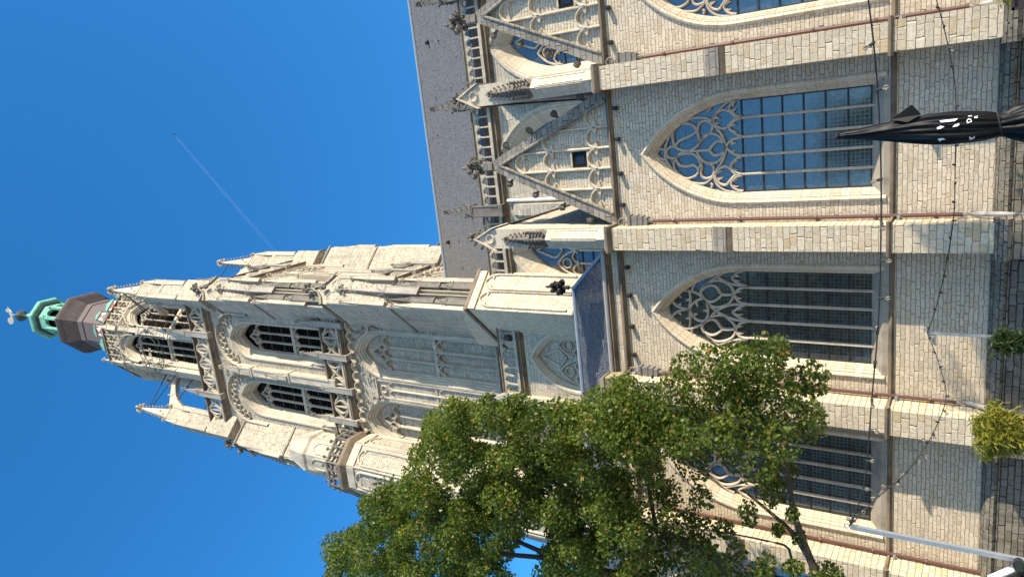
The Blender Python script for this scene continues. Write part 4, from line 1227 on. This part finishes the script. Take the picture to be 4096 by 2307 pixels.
for i in range(8):
    a = i*pi/4+pi/8; r = LA/cos(pi/8)
    mb.at(SX+sin(a)*r, SY-cos(a)*r, a); mb.box(-.16, .16, -.12, .2, LZ0, 84.6); mb.box(-.2, .2, -.18, .2, 84.5, 84.7)
mb.M = None
ln = mb.obj('copper_lantern', M_COPPER, TW)
mb = MB(); mb.stack(SX, SY, [(1.5,85.9),(1.72,86.0),(1.72,86.2)], 8); mb.obj('dark_cornice', M_COPPERD, ln)
mb = MB(); mb.stack(SX, SY, [(1.98,86.22),(2.08,86.3),(2.12,86.7),(2.05,86.95),(1.5,87.6),(.8,88.4),(.35,90.0),(.2,92.2)], 8); mb.obj('lantern_roof', M_COPPER, ln)
mb = MB(); mb.stack(SX, SY, [(.9,79),(.9,85.8)], 8); mb.obj('lantern_core', M_VOID, ln)
wx = SX-.12
mb = MB(); mb.tube([(SX,SY,90.5),(wx,SY,93.6)], .17, 8); mb.stack(wx, SY, [(.2,93.2),(.5,93.5),(.62,93.9),(.5,94.3),(.15,94.6)], 8); mb.obj('ball', M_COPPERD, ln)
mb = MB(); mb.tube([(wx,SY,94.4),(wx,SY,97.0)], .06, 5); mb.tube([(wx-.55,SY,96.2),(wx+.3,SY,96.2)], .03, 4); mb.obj('rod', M_ZINC, ln)
mb = MB()
ck = [(.95,97.15),(.7,97.35),(.62,97.7),(.42,97.95),(.25,97.75),(.3,97.4),(.1,97.1),(-.25,97.05),(-.45,97.35),(-.5,97.85),(-.8,98.1),(-1.15,97.9),(-1.25,97.4),(-1.05,96.9),(-.6,96.6),(-.1,96.45),(.3,96.5),(.55,96.85),(.7,97.1)]
mb.prism([(wx+x*1.0, z-.25) for x, z in ck], SY-.05, SY+.05); mb.obj('weathercock', M_GOLD, ln)

# ---- flag draped over the first balcony
FLAG = thing('flag', 'small red, white and blue flag hanging on the tower balcony beside the stair turret', 'flag', (-19.0, 29.3, 35.5))
for k, m_ in enumerate((M_RED, M_WHITE, M_BLUE)):
    mb = MB(); mb.prism([(-18.95,35.15+k*.0),(-18.75,35.15),(-18.6,36.2),(-18.85,36.2)], 29.2-.02*k, 29.22-.02*k) if False else mb.box(-19.1+k*.2, -18.9+k*.2, 29.12, 29.16, 35.3+.1*k, 36.1-.05*k)
    mb.obj('stripe', m_, FLAG)
# ------------------------------------------------------------------ foliage
def leaf_material(name, stops, trans=.35):
    M, nt, b = mat(name); q = NB(nt)
    at = q.n('ShaderNodeAttribute', attribute_name='tint')
    s = q.n('ShaderNodeSeparateColor'); nt.links.new(at.outputs['Color'], s.inputs[0])
    c = q.ramp(s.outputs[0], stops)
    nt.links.new(c, b.inputs['Base Color'])
    b.inputs['Roughness'].default_value = .48
    b.inputs['Specular IOR Level'].default_value = .4
    tr = q.n('ShaderNodeBsdfTranslucent'); nt.links.new(q.mix(1.0, c, (1.5,1.5,.7,1), 'MULTIPLY'), tr.inputs[0])
    mx = q.n('ShaderNodeMixShader'); mx.inputs[0].default_value = trans
    nt.links.new(b.outputs[0], mx.inputs[1]); nt.links.new(tr.outputs[0], mx.inputs[2])
    nt.links.new(mx.outputs[0], nt.nodes['Material Output'].inputs[0])
    return M
M_LEAF = leaf_material('lime leaves', [(0,(.035,.064,.012)), (.35,(.085,.13,.021)), (.7,(.195,.235,.046)), (.9,(.31,.32,.10)), (.955,(.30,.25,.09)), (1,(.42,.18,.05))], .45)
M_BARK = plain('tree bark', (.035,.028,.02), (.10,.08,.06), 9, .95, .8, .03)
def leaf(mb, p, sz, tint, droop=.35, narrow=.42):
    a = random.uniform(0, 2*pi); el = random.uniform(-.9, .5)-droop
    d = Vector((cos(a)*cos(el), sin(a)*cos(el), sin(el)))
    u = d.cross(Vector((random.gauss(0,.6), random.gauss(0,.6), 1))).normalized()
    n = u.cross(d)
    p = Vector(p); b = len(mb.v)
    f = random.uniform(.05, .3)
    mb.v += [tuple(p), tuple(p+d*sz*.45+u*sz*narrow+n*sz*f*.5), tuple(p+d*sz), tuple(p+d*sz*.45-u*sz*narrow+n*sz*f*.5)]
    mb.f += [(b,b+1,b+2), (b,b+2,b+3)]
    mb.cols += [(tint,0,0)]*2
def clump(mb, c, r, n, sz, base):
    ex = [random.uniform(.75, 1.35) for _ in range(3)]
    for _ in range(n):
        while True:
            q = Vector((random.uniform(-1,1), random.uniform(-1,1), random.uniform(-1,1)))
            if q.length < 1: break
        q = q.normalized()*(q.length**.62)*random.choice((1,1,1,1.15))
        t = min(1, max(0, base+random.gauss(0,.17)))
        if random.random() < .035: t = random.uniform(.94, 1)
        leaf(mb, (c[0]+q.x*r*ex[0], c[1]+q.y*r*ex[1], c[2]+q.z*r*.9*ex[2]), sz*random.uniform(.6,1.15), t)

F_PX = 1786.0
def at_depth(xd, yd, Y):
    """point of the tree outline measured on the photo (2576 px wide copy), put at its own distance"""
    d = R_right*((1451-yd)-725.5) + R_down*(xd-1288) + R_fwd*F_PX
    return Vector((0,0,CAM_H)) + d*(Y/d.y)
def inside(poly, x, y):
    c = False; n = len(poly)
    for i in range(n):
        x1, y1 = poly[i]; x2, y2 = poly[i-1]
        if (y1 > y) != (y2 > y) and x < (x2-x1)*(y-y1)/(y2-y1)+x1: c = not c
    return c
random.seed(11)
BODY = [(780,1480),(890,1285),(1045,1145),(1075,1065),(1140,1022),(1330,1018),(1380,1045),(1405,1005),(1490,1015),(1600,965),(1650,1000),(1700,1015),(1715,1080),(1690,1160),(1640,1195),(1600,1290),(1640,1480)]
GAPS = [(1310,1415,40),(1345,1375,26),(1098,1180,16),(1130,1215,14),(1385,1105,14),(1240,1115,10),(1475,1110,14),(1560,1170,14),(1445,1240,14),(1320,1180,10),(1660,1130,22),(1600,1240,18),(1545,1400,14)]
TREE = thing('lime_tree', 'leafy green lime tree with browning leaf tips in front of the church and tower', 'tree', (-11.0, 15.0, 0))
cr = MB(); cr.cols = []
y = 960
while y < 1500:
    x = 790
    while x < 1740:
        px, py = x+random.uniform(-22,22), y+random.uniform(-22,22)
        if inside(BODY, px, py) and all((px-gx)**2+(py-gy)**2 > (gr+18)**2 for gx, gy, gr in GAPS):
            for layer in range(2):
                Y = 15.0+random.uniform(-1.9, 1.9)
                P = at_depth(px+random.uniform(-14,14), py+random.uniform(-14,14), Y)
                r = random.uniform(.26, .48)
                clump(cr, P, r, int(330*r*2.3)+30, .105, .38+random.gauss(0,.15))
        x += 35
    y += 34
SPARSE = [(1720,930,36),(1780,905,40),(1850,900,36),(1920,900,44),(1955,885,34),(2032,950,36),(2045,965,24),(1830,960,42),(1760,1000,46),(1830,1040,50),(1900,1000,46),(1950,960,36),(1900,1080,46),(1980,1060,36),(2040,1060,30),(2030,1035,26),(1960,1110,40),(1840,1120,42),(1780,1090,42),(1900,1160,36),(1960,1190,30),(1940,1240,26),(1740,1170,34),(1760,1250,22),(1820,1330,22),(1760,1330,32),(1880,1290,22),(1700,1300,36),(1680,1370,42),(1760,1400,36),(1850,1385,20),(1920,1425,26),(2070,1445,26),(1990,1425,18),(1620,1400,46),(1955,1330,14),(1990,1290,14),(1700,1040,40),(1720,1100,40),(1650,1000,30),(1880,930,34),(1700,965,26),(1990,1000,20),(2090,1451,26),(1930,1200,24),(2005,1350,14),(1660,1230,22),(1600,1450,44),(1680,1450,44),(1750,1451,40),(1830,1445,30),(1900,1455,30),(1560,1330,36),(1640,1290,36),(1680,1240,32),(1720,1330,34),(1740,1380,36),(1790,1420,34),(1650,1350,40),(1810,1090,40),(1860,1060,44),(1870,1000,40),(1930,1040,34),(1880,960,40),(1800,980,36),(1740,1060,40),(1690,1110,36)]
for px, py, r in SPARSE:
    P = at_depth(px, py, 15+random.uniform(-.7,.7)); rm = r*.0098
    clump(cr, P, rm*1.15, int(330*rm*2.5)+18, .112, .36+random.gauss(0,.1))
cr.obj('crown', M_LEAF, TREE)
A = lambda x, y, Y=15.0: tuple(at_depth(x, y, Y))
mb = MB()
mb.tube([(-11.5,15,0),(-11.45,15,1.5),(-11.2,15,3.2),(-10.9,15,4.5),(-11.7,15.1,6.5),(-12.9,15.2,9),(-13.7,15.2,12),(-14.1,15.2,15.5)], [.32,.26,.24,.25,.2,.16,.12,.05], 9)
tk = mb.obj('trunk', M_BARK, TREE)
def limb(pts, r0, r1):
    mb = MB(); n = len(pts); mb.tube(curve(pts, 3), [r0+(r1-r0)*i/((n-1)*3) for i in range((n-1)*3+1)], 6); mb.obj('branch', M_BARK, TREE)
limb([A(2055,1446), A(2020,1360), A(1995,1280), A(1980,1190), A(1950,1110), A(1900,1020)], .095, .03)
limb([A(2055,1440), A(2015,1370), A(1985,1330), A(1940,1290), A(1880,1240)], .07, .03)
limb([A(1990,1220), A(1960,1120), A(1960,1000)], .04, .012)
limb([A(1950,1110), A(1840,1060), A(1760,960), A(1740,930)], .04, .012)
limb([A(1940,1090), A(2000,1050), A(2045,1050)], .025, .01)
limb([(-11.7,15.1,6.5), A(1800,1400), A(1650,1330), A(1450,1250), A(1280,1120)], .13, .03)
limb([(-11.9,15.1,7), A(1500,1430), A(1300,1360), A(1120,1250)], .12, .03)
limb([A(1500,1430), A(1350,1400), A(1050,1380), A(900,1380)], .09, .03)
limb([A(1650,1330), A(1620,1180), A(1560,1060)], .06, .02)
limb([A(1790,1150), A(1740,1110), A(1690,1080)], .02, .008)
limb([A(1990,1450), A(1985,1380), A(1930,1360), A(1830,1340), A(1760,1330)], .035, .012)

# trees across the square, behind the viewer: the windows mirror them
random.seed(9)
def round_tree(name, label, x, y, s, cz, rr, rz, ncl, nl, sz, group):
    t = thing(name, label, 'tree', (x, y, 0), group)
    mb = MB(); mb.cols = []
    for _ in range(ncl):
        q = Vector((random.gauss(0,1), random.gauss(0,1), random.gauss(0,1))).normalized()*random.uniform(.3,1)
        clump(mb, (x+q.x*rr, y+q.y*rr, cz+q.z*rz), rr*.3, nl, sz, .4)
    mb.obj('crown', M_LEAF, t)
    mb = MB(); mb.tube([(x,y,0),(x,y,cz-rz*.5),(x+.1,y,cz+rz*.6)], [.3*s,.25*s,.08*s], 8); mb.obj('trunk', M_BARK, t)
G_ = 'trees across the square'
round_tree('plane_tree', 'tall tree across the square behind the viewer, mirrored in the middle window', -14.5, -10, 1, 10.5, 4.6, 7.5, 90, 110, .5, G_)
round_tree('plane_tree', 'tall tree across the square behind the viewer, mirrored in the window beyond', -26, -10, 1, 11, 5.6, 8, 100, 110, .5, G_)
round_tree('plane_tree', 'low bushy tree behind the viewer, mirrored in the lowest panes', -3.0, -11, .6, 7.2, 3.4, 3.7, 60, 110, .4, G_)
# a young street tree just outside the picture on the right; it shades the foot of the wall
YT = thing('street_tree', 'young round-crowned tree to the right of the frame shading the foot of the wall', 'tree', (8.6, 14.1, 0))
random.seed(5)
mb = MB(); mb.cols = []
for _ in range(44):
    q = Vector((random.gauss(0,1), random.gauss(0,1), random.gauss(0,1))).normalized()*random.uniform(.3,1)
    clump(mb, (8.6+q.x*1.6, 14.0+q.y*.95, 6.95+q.z*1.6), .36, 110, .12, .4)
mb.obj('crown', M_LEAF, YT)
mb = MB(); mb.tube([(8.6,14.1,0),(8.6,14.1,4),(8.6,14,7)], [.12,.1,.04], 8); mb.obj('trunk', M_BARK, YT)

# ------------------------------------------------------------------ bamboo in planters
M_BAM1 = leaf_material('bamboo leaves in sunlit tone', [(0,(.09,.11,.015)), (.5,(.26,.27,.04)), (.8,(.40,.36,.07)), (1,(.42,.31,.12))], .45)  # brighter, yellower leaf copy: sunlight is put into the colour
M_BAM2 = leaf_material('bamboo leaves in shade tone', [(0,(.010,.030,.008)), (.6,(.035,.075,.015)), (1,(.09,.12,.03))], .3)  # darker leaf copy for the shaded plant: shade is put into the colour
M_PLANTER = plain('dark planter metal', (.022,.017,.02), (.045,.035,.04), 6, .6, .2, .005)
def bamboo(x, y, z0, w, h, n, m_, label, sz):
    t = thing('bamboo_plant', label, 'plant', (x, y, z0))
    st = MB(); fo = MB(); fo.cols = []
    for i in range(34):
        a = random.uniform(0, 2*pi); k = random.uniform(.1, 1)
        hh = h*random.uniform(.62, 1.0)
        tipx, tipy = x+cos(a)*w*k*.8, y+sin(a)*w*k*.5
        bx, by = x+cos(a)*w*.3*k, y+sin(a)*w*.25*k
        pts = [(bx,by,z0), ((bx+tipx)/2, (by+tipy)/2, z0+hh*.65), (tipx, tipy, z0+hh)]
        st.tube(curve(pts, 3), [.008,.008,.007,.006,.005,.004,.003], 4)
        for j in range(n//34):
            t_ = random.uniform(.15, 1)
            px = bx+(tipx-bx)*t_**1.5; py = by+(tipy-by)*t_**1.5; pz = z0+hh*(1-(1-t_)**1.3)
            leaf(fo, (px+random.gauss(0,.05), py+random.gauss(0,.05), pz+random.gauss(0,.03)), sz*random.uniform(.6,1.2), min(1,max(0,random.gauss(.5,.22))), random.uniform(-.4,.7), .09)
    fo.obj('foliage', m_, t); st.obj('stem', M_BARK, t)
    b = MB(); b.box(x-w*.75, x+w*.75, y-.28, y+.28, 0, z0+.02)
    for sx in (-1,1): b.box(x+sx*w*.75-.03, x+sx*w*.75+.03, y-.31, y+.31, 0, z0+.05)
    b.box(x-w*.78, x+w*.78, y-.31, y-.28, z0-.03, z0+.05)
    return b
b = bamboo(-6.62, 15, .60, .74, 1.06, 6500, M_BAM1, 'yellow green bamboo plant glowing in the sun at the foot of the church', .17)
tag(b.obj('planter', M_PLANTER), 'dark metal planter holding the sunny yellow bamboo', 'planter')
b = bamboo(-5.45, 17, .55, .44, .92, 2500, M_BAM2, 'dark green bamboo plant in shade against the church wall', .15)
tag(b.obj('planter', M_PLANTER), 'dark metal planter holding the shaded green bamboo', 'planter')
b = bamboo(1.28, 15.2, 1.12, .34, .5, 900, M_BAM1, 'small bamboo top at the top right edge beside a buttress', .14)
b.box(.90, 1.75, 14.9, 14.94, .2, 1.34); b.box(.90, .94, 14.86, 14.98, .2, 1.36); b.box(.90, 1.75, 14.86, 14.98, 1.32, 1.36)
tag(b.obj('planter', M_PLANTER), 'tall dark framed planter at the edge of the square holding the small bamboo', 'planter')

# ------------------------------------------------------------------ steel post and strings of lamps
POST = thing('steel_post', 'galvanised square steel post that carries the strings of lamps', 'post', (-7.36, 12.0, 0))
mb = MB(); mb.box(-7.395, -7.325, 11.965, 12.035, 0, 3.36); mb.obj('tube', M_ZINC, POST)
mb = MB(); mb.tube([(-7.36+.05*cos(a),12,3.42+.06*sin(a)) for a in [i*pi/5 for i in range(10)]], .009, 5, True); mb.box(-7.38,-7.34,11.98,12.02,3.34,3.39); mb.obj('hook', M_ZINC, POST)
mb = MB(); mb.box(-7.46, -7.26, 11.9, 12.1, 0, .02); mb.obj('foot_plate', M_ZINC, POST)
WP = thing('wall_post', 'thin light grey steel post standing against the church wall between the bamboo plants', 'post', (-5.84, 18.5, 0))
mb = MB(); mb.box(-5.86, -5.815, 18.47, 18.52, 0, 2.62); mb.obj('tube', M_ZINC, WP)
mb = MB(); mb.tube([(-5.84,18.45,2.58),(-5.84,18.38,2.62),(-5.84,18.42,2.67)], .012, 5); mb.obj('hook', M_ZINC, WP)

M_BULB, nt_, b_ = mat('clear bulb glass')
b_.inputs['Base Color'].default_value = (.95,.93,.88,1); b_.inputs['Roughness'].default_value = .06
b_.inputs['Transmission Weight'].default_value = 1.0; b_.inputs['IOR'].default_value = 1.18
bulb_proto = None
def lampstring(name, label, paths, step, big, seed):
    global bulb_proto
    random.seed(seed)
    t = thing(name, label, 'string lights', paths[0][0])
    cb = MB(); spots = []
    for pts in paths:
        P = [Vector(p) for p in curve(pts, 8)]
        cb.tube([tuple(p) for p in P], .011, 5)
        acc = step*.4
        for a, b in zip(P[:-1], P[1:]):
            L = (b-a).length
            while acc < L:
                spots.append(a+(b-a)*(acc/L)); acc += step
            acc -= L
    cb.obj('cable', M_IRON, t)
    for p in spots:
        ang = random.uniform(-2.6, 2.6); d = Vector((sin(ang)*.5, -abs(sin(ang*1.7))*.5, -cos(ang))).normalized()
        s = big
        mb = MB(); mb.tube([tuple(p-d*.015*s), tuple(p+d*.05*s), tuple(p+d*.055*s)], [.018*s,.021*s,.016*s], 8)
        h = mb.obj('lamp_holder', M_IRON, t)
        mb = MB(); q = p+d*.058*s
        rs = [(0,.012),(.012,.014),(.026,.024),(.045,.031),(.062,.027),(.072,.016),(.076,.003)]
        mb.tube([tuple(q+d*a*s) for a, r in rs], [r*s for a, r in rs], 10)
        mb.obj('bulb', M_BULB, h, smooth=True)
E0_ = (-7.36, 12, 3.40)
lampstring('string_lights', 'upper black cable of clear bulbs running nearly level from the post past the windows', [[E0_, (-6.6,11.9,3.18), (-5.7,11.75,3.08), (-4.9,11.6,3.02), (-3.5,11.3,2.9), (-2.2,11.0,2.84), (-.9,10.8,2.83), (.2,10.6,2.87), (1.2,10.4,2.96), (2.4,10.2,3.1)]], .60, 1.05, 21)
lampstring('string_lights', 'lower drooping black cable of bulbs from the square post to the thin wall post', [[E0_, (-7.2,12.9,3.05), (-7.25,14,2.72), (-7.2,15.2,2.45), (-7.05,16.2,2.27), (-6.75,17,2.17), (-6.3,17.8,2.36), (-5.84,18.45,2.62)], [(-5.84,18.45,2.62), (-5.1,18.5,2.44), (-4.2,18.6,2.29), (-3.1,18.6,2.17), (-1.95,18.5,2.17), (-.4,18.4,2.2), (.7,18.3,2.38), (1.9,18.2,2.68)]], .42, 1.1, 22)

# ------------------------------------------------------------------ closed parasol
M_CANVAS = plain('black parasol canvas', (.004,.004,.0045), (.007,.007,.008), 8, .42, .08, .002, spec=.12)
PA = thing('parasol', 'closed black parasol with white lettering, its canvas strapped in folds', 'parasol', (-.49, 8.0, 0))
prof = [(2.93,.030),(2.90,.036),(2.84,.041),(2.70,.058),(2.55,.080),(2.40,.102),(2.25,.124),(2.10,.139),(1.95,.146),(1.80,.141),(1.68,.130),(1.60,.112),(1.565,.104),(1.53,.112),(1.46,.145),(1.36,.178),(1.2,.205),(1.05,.22),(.95,.215)]
mb = MB(); rings = []; NF = 96
for z, r in prof:
    ring = []
    for i in range(NF):
        a = 2*pi*i/NF
        tw = a + .35*(z-2) + .12*sin(z*5)
        f = .16*abs(sin(tw*4.0))**.7 + .06*sin(tw*11+z*3) + .05*sin(tw*17-z*4)
        rr = r*(.86+f*(1 if z < 2.88 else .2))
        ring.append((-.49+.01*sin(z*3)+rr*cos(a), 8+rr*sin(a), z))
    rings.append(ring)
mb.loft(rings[::-1], True)
cv = mb.obj('canopy', M_CANVAS, PA, smooth=True)
mb = MB(); mb.add([(-.36,7.93,2.44),(-.24,7.95,2.27),(-.34,7.93,2.19),(-.40,7.90,2.30),(-.36,7.99,2.44),(-.25,7.97,2.26),(-.34,8.0,2.19)], [(0,1,2,3),(4,6,5),(0,4,5,1),(1,5,6,2)]); mb.obj('loose_flap', M_CANVAS, cv)
mb = MB(); mb.tube([(-.49,8,0),(-.49,8,2.9)], .025, 8); mb.obj('pole', M_IRON, PA)
mb = MB(); mb.stack(-.49, 8, [(.03,2.925),(.034,2.945),(.02,2.955)], 10); mb.obj('top_cap', M_PLANTER, PA)
mb = MB(); mb.tube([(-.49+.112*cos(a),8+.112*sin(a),1.565+.025*cos(a)) for a in [i*pi/12 for i in range(24)]], .007, 4, True); mb.tube([(-.41,7.905,1.58),(-.395,7.90,1.5),(-.41,7.895,1.45)], .006, 4); mb.obj('strap', M_IRON, PA)
mb = MB(); mb.stack(-.49, 8, [(.3,0),(.3,.08),(.05,.1)], 16); mb.obj('base', M_PLANTER, PA)
def front_y(x, z):
    r = .146
    for (z1, r1), (z2, r2) in zip(prof[:-1], prof[1:]):
        if z2 <= z <= z1: r = r2+(r1-r2)*(z-z2)/(z1-z2)
    u = max(-.97, min(.97, (x+.49)/r))
    return 8-r*1.04*sqrt(1-u*u)-.004
def shape(name, poly):
    mb = MB(); n = len(poly); c = (sum(p[0] for p in poly)/n, sum(p[1] for p in poly)/n)
    vs = [(x, front_y(x, z)-.004, z) for x, z in poly]
    mb.add(vs+[(x, y+.003, z) for x, y, z in vs], [tuple(range(n)), tuple(range(2*n-1, n-1, -1))]+[(i,(i+1)%n,(i+1)%n+n,i+n) for i in range(n)])
    mb.obj(name, M_WHITE, cv)
def letter(ch, x, z, s, rot=0.0):
    cu = bpy.data.curves.new('letter', 'FONT'); cu.body = ch; cu.size = s*1.4; cu.align_x = 'CENTER'; cu.align_y = 'CENTER'; cu.offset = .0012*s/.05
    ob = bpy.data.objects.new('letter', cu)
    me = bpy.data.meshes.new_from_object(ob)
    R_ = Matrix.Rotation(rot, 3, 'Z')
    for v in me.vertices:
        q = R_ @ v.co
        X, Z = x+q.x, z+q.y
        v.co = (X, front_y(X, Z)-.005, Z)
    me.materials.append(M_WHITE)
    o = bpy.data.objects.new('letter', me); COL.objects.link(o); attach(o, cv)
    bpy.data.objects.remove(ob); bpy.data.curves.remove(cu)
letter('N', -.604, 1.781, .036, -.15)
letter('D', -.578, 1.771, .039, -.1)
letter('D', -.430, 1.800, .038, .3)
letter('R', -.403, 1.748, .026)
shape('print_stroke', [(-0.408, 2.035), (-0.402, 1.888), (-0.423, 1.914), (-0.425, 2.021)])
shape('print_stroke', [(-0.484, 2.051), (-0.468, 2.054), (-0.454, 2.023), (-0.465, 1.992), (-0.482, 2.023)])
shape('print_stroke', [(-0.453, 1.913), (-0.446, 1.879), (-0.455, 1.874), (-0.471, 1.889), (-0.475, 1.93)])
shape('print_stroke', [(-0.576, 2.047), (-0.569, 2.005), (-0.588, 1.984), (-0.589, 2.015), (-0.603, 2.029)])
shape('print_stroke', [(-0.387, 1.811), (-0.387, 1.782), (-0.393, 1.781), (-0.393, 1.811)])


# ------------------------------------------------------------------ white car in the corner
M_CARW, nt_, b_ = mat('white car paint'); b_.inputs['Base Color'].default_value = (.78,.78,.79,1); b_.inputs['Roughness'].default_value = .22; b_.inputs['Coat Weight'].default_value = .5
M_CARG, nt_, b_ = mat('tinted car glass'); b_.inputs['Base Color'].default_value = (.012,.016,.014,1); b_.inputs['Roughness'].default_value = .04; b_.inputs['IOR'].default_value = 1.7
M_PLAST = plain('black car plastic', (.015,.015,.016), (.028,.028,.03), 8, .55, .1, .003)
M_MIRR, nt_, b_ = mat('mirror glass'); b_.inputs['Base Color'].default_value = (.5,.62,.6,1); b_.inputs['Metallic'].default_value = 1; b_.inputs['Roughness'].default_value = .03
CAR = thing('parked_car', 'white parked car, only its windscreen pillar and black door mirror inside the picture', 'car', (-8.23, 11.6, 0))
def cm():
    q = MB(); q.M = Matrix.Translation((-8.23, 11.62, 0)) @ Matrix.Rotation(pi/2, 4, 'Z') @ Matrix.Scale(.8, 4); return q
mb = cm(); low = [(-3.0,.35),(-3.05,.9),(-2.95,1.04),(1.05,1.04),(1.75,.95),(1.98,.72),(1.98,.32)]
mb.prism(low, -.9, .9); mb.obj('body', M_CARW, CAR)
cab_o = [(-2.95,1.04),(-2.75,1.6),(-2.4,1.78),(-.3,1.80),(.08,1.76),(.46,1.47),(.84,1.18),(1.05,1.04)]
cab_i = [(-2.65,1.06),(-2.5,1.55),(-2.25,1.68),(-.3,1.70),(-.02,1.66),(.33,1.39),(.68,1.13),(.80,1.06)]
mb = cm()
for s_ in (-1, 1):
    mb = cm()
    for i in range(7):
        e = sorted((s_*.86, s_*.74)); mb.prism([cab_o[i], cab_o[i+1], cab_i[i+1], cab_i[i]], *e)
    mb.obj('roof_rail', M_CARW, CAR)
mb = cm(); mb.prism([(-2.45,1.70),(-2.4,1.78),(-.3,1.80),(.08,1.76),(.02,1.70)], -.74, .74); mb.obj('roof', M_CARW, CAR)
for s_ in (-1, 1):
    mb = cm(); mb.prism(cab_i, *sorted((s_*.815, s_*.80))); w_ = mb.obj('side_window', M_CARG, CAR)
    for x0_, x1_ in ((-1.05,-.95), (.1,.13)):
        mb = cm(); mb.prism([(x0_,1.06),(x1_,1.06),(x1_,1.55 if x0_ > 0 else 1.69),(x0_,1.55 if x0_ > 0 else 1.69)], *sorted((s_*.84, s_*.82))); mb.obj('window_pillar', M_PLAST, w_)
mb = cm(); mb.prism([(1.0,1.05),(.06,1.73),(.02,1.72),(.95,1.05)], -.74, .74); mb.obj('windscreen', M_CARG, CAR)
mb = cm(); mb.prism([(-2.92,1.05),(-2.72,1.6),(-2.68,1.6),(-2.88,1.05)], -.74, .74); mb.obj('rear_window', M_CARG, CAR)
for s_ in (-1, 1):
    mb = cm(); mb.loft([[(x_, s_*1.06+.13*k*cos(a), 1.27+.10*k*sin(a)) for a in [i*pi/8+pi/16 for i in range(16)]] for x_, k in ((.28,.96),(.30,1.0),(.42,.85),(.47,.4))])
    mb.box(.33, .43, *sorted((s_*.84, s_*.98)), 1.16, 1.22); mi = mb.obj('door_mirror', M_PLAST, CAR)
    mb = cm(); mb.box(.272, .278, s_*1.06-.10, s_*1.06+.10, 1.20, 1.34); mb.obj('mirror_glass', M_MIRR, mi)
    mb = cm(); mb.prism([(1.99,.66),(1.7,.80),(1.35,.78),(1.95,.6)], *sorted((s_*.91, s_*.6))); mb.obj('headlight', M_PANE, CAR)
    mb = cm(); mb.box(-.85, -.65, *sorted((s_*.9, s_*.93)), .90, .93); mb.obj('door_handle', M_CARW, CAR)
for x in (-2.2, 1.2):
    for yy in (-.92, .72):
        mb = cm(); mb.loft([[(x+r*cos(i*pi/12), yv, .32+r*sin(i*pi/12)) for i in range(24)] for yv, r in ((yy,.28),(yy+.02,.32),(yy+.18,.32),(yy+.2,.28))]); w_ = mb.obj('wheel', M_PLAST, CAR)
        mb = cm(); mb.loft([[(x+.19*cos(i*pi/8), yv, .32+.19*sin(i*pi/8)) for i in range(16)] for yv in (yy-.012, yy+.212)]); mb.obj('rim', M_ZINC, w_)

# ------------------------------------------------------------------ aeroplane and its trail, ten kilometres up
PZ = 10000.0
pa = Vector((396, 6349, PZ)); pb = Vector((-1905, 7900, PZ))
dirp = (pa-pb).normalized(); side = Vector((-dirp.y, dirp.x, 0))
AP = thing('airplane', 'tiny white jet airliner at the head of the vapour trail', 'airplane', pa)
mb = MB(); mb.tube([tuple(pa-dirp*32), tuple(pa-dirp*26), tuple(pa+dirp*24), tuple(pa+dirp*30)], [.8,2.6,2.6,.6], 8); mb.obj('fuselage', M_WHITE, AP)
for s_ in (-1, 1):
    mb = MB()
    a_, b_2, c_, d_ = pa+dirp*8, pa-dirp*4, pa-dirp*16+side*s_*30, pa-dirp*12+side*s_*30
    mb.add([tuple(q) for q in (a_,b_2,c_,d_)]+[tuple(q+Vector((0,0,-1.2))) for q in (a_,b_2,c_,d_)], [(0,1,2,3),(7,6,5,4),(0,3,7,4),(1,5,6,2),(2,6,7,3),(0,4,5,1)]); mb.obj('wing', M_WHITE, AP)
mb = MB(); a_ = pa-dirp*24
mb.add([tuple(a_), tuple(a_-dirp*7), tuple(a_-dirp*9+Vector((0,0,9))), tuple(a_-dirp*5+Vector((0,0,9))), tuple(a_+side*.6), tuple(a_-dirp*7+side*.6)], [(0,1,2,3),(4,5,2,3),(0,4,3),(1,5,2)]); mb.obj('tail_fin', M_WHITE, AP)
M_VAP, nt, b_ = mat('thin vapour'); q = NB(nt)
tc = q.n('ShaderNodeNewGeometry').outputs['Position']
sp_ = q.n('ShaderNodeVectorMath', operation='DISTANCE'); nt.links.new(tc, sp_.inputs[0]); sp_.inputs[1].default_value = pa
fade = q.m('SUBTRACT', 1.0, q.m('DIVIDE', sp_.outputs['Value'], 2950.0), clamp=True)
nz = q.noise(tc, .0015, 4, .6)
al = q.m('MULTIPLY', q.m('POWER', fade, .7), .06)
df0 = q.n('ShaderNodeBsdfDiffuse'); df0.inputs[0].default_value = (.9,.9,.92,1)
dft = q.n('ShaderNodeBsdfTranslucent'); dft.inputs[0].default_value = (.9,.9,.92,1)
df = q.n('ShaderNodeMixShader'); df.inputs[0].default_value = .6; nt.links.new(df0.outputs[0], df.inputs[1]); nt.links.new(dft.outputs[0], df.inputs[2])
tp = q.n('ShaderNodeBsdfTransparent'); mx = q.n('ShaderNodeMixShader')
nt.links.new(al, mx.inputs[0]); nt.links.new(tp.outputs[0], mx.inputs[1]); nt.links.new(df.outputs[0], mx.inputs[2]); nt.links.new(mx.outputs[0], nt.nodes['Material Output'].inputs[0])
mb = MB()
for s_ in (-1, 1):
    st = pa-dirp*62+side*s_*9
    pts = [tuple(st-dirp*2750*i/24+side*s_*(10*(i/24))) for i in range(25)]
    mb.tube(pts, [3.5+10*(i/24) for i in range(25)], 8)
tag(mb.obj('vapour_trail', M_VAP), 'thin white double vapour trail crossing the deep blue sky', 'vapour trail', kind='stuff')
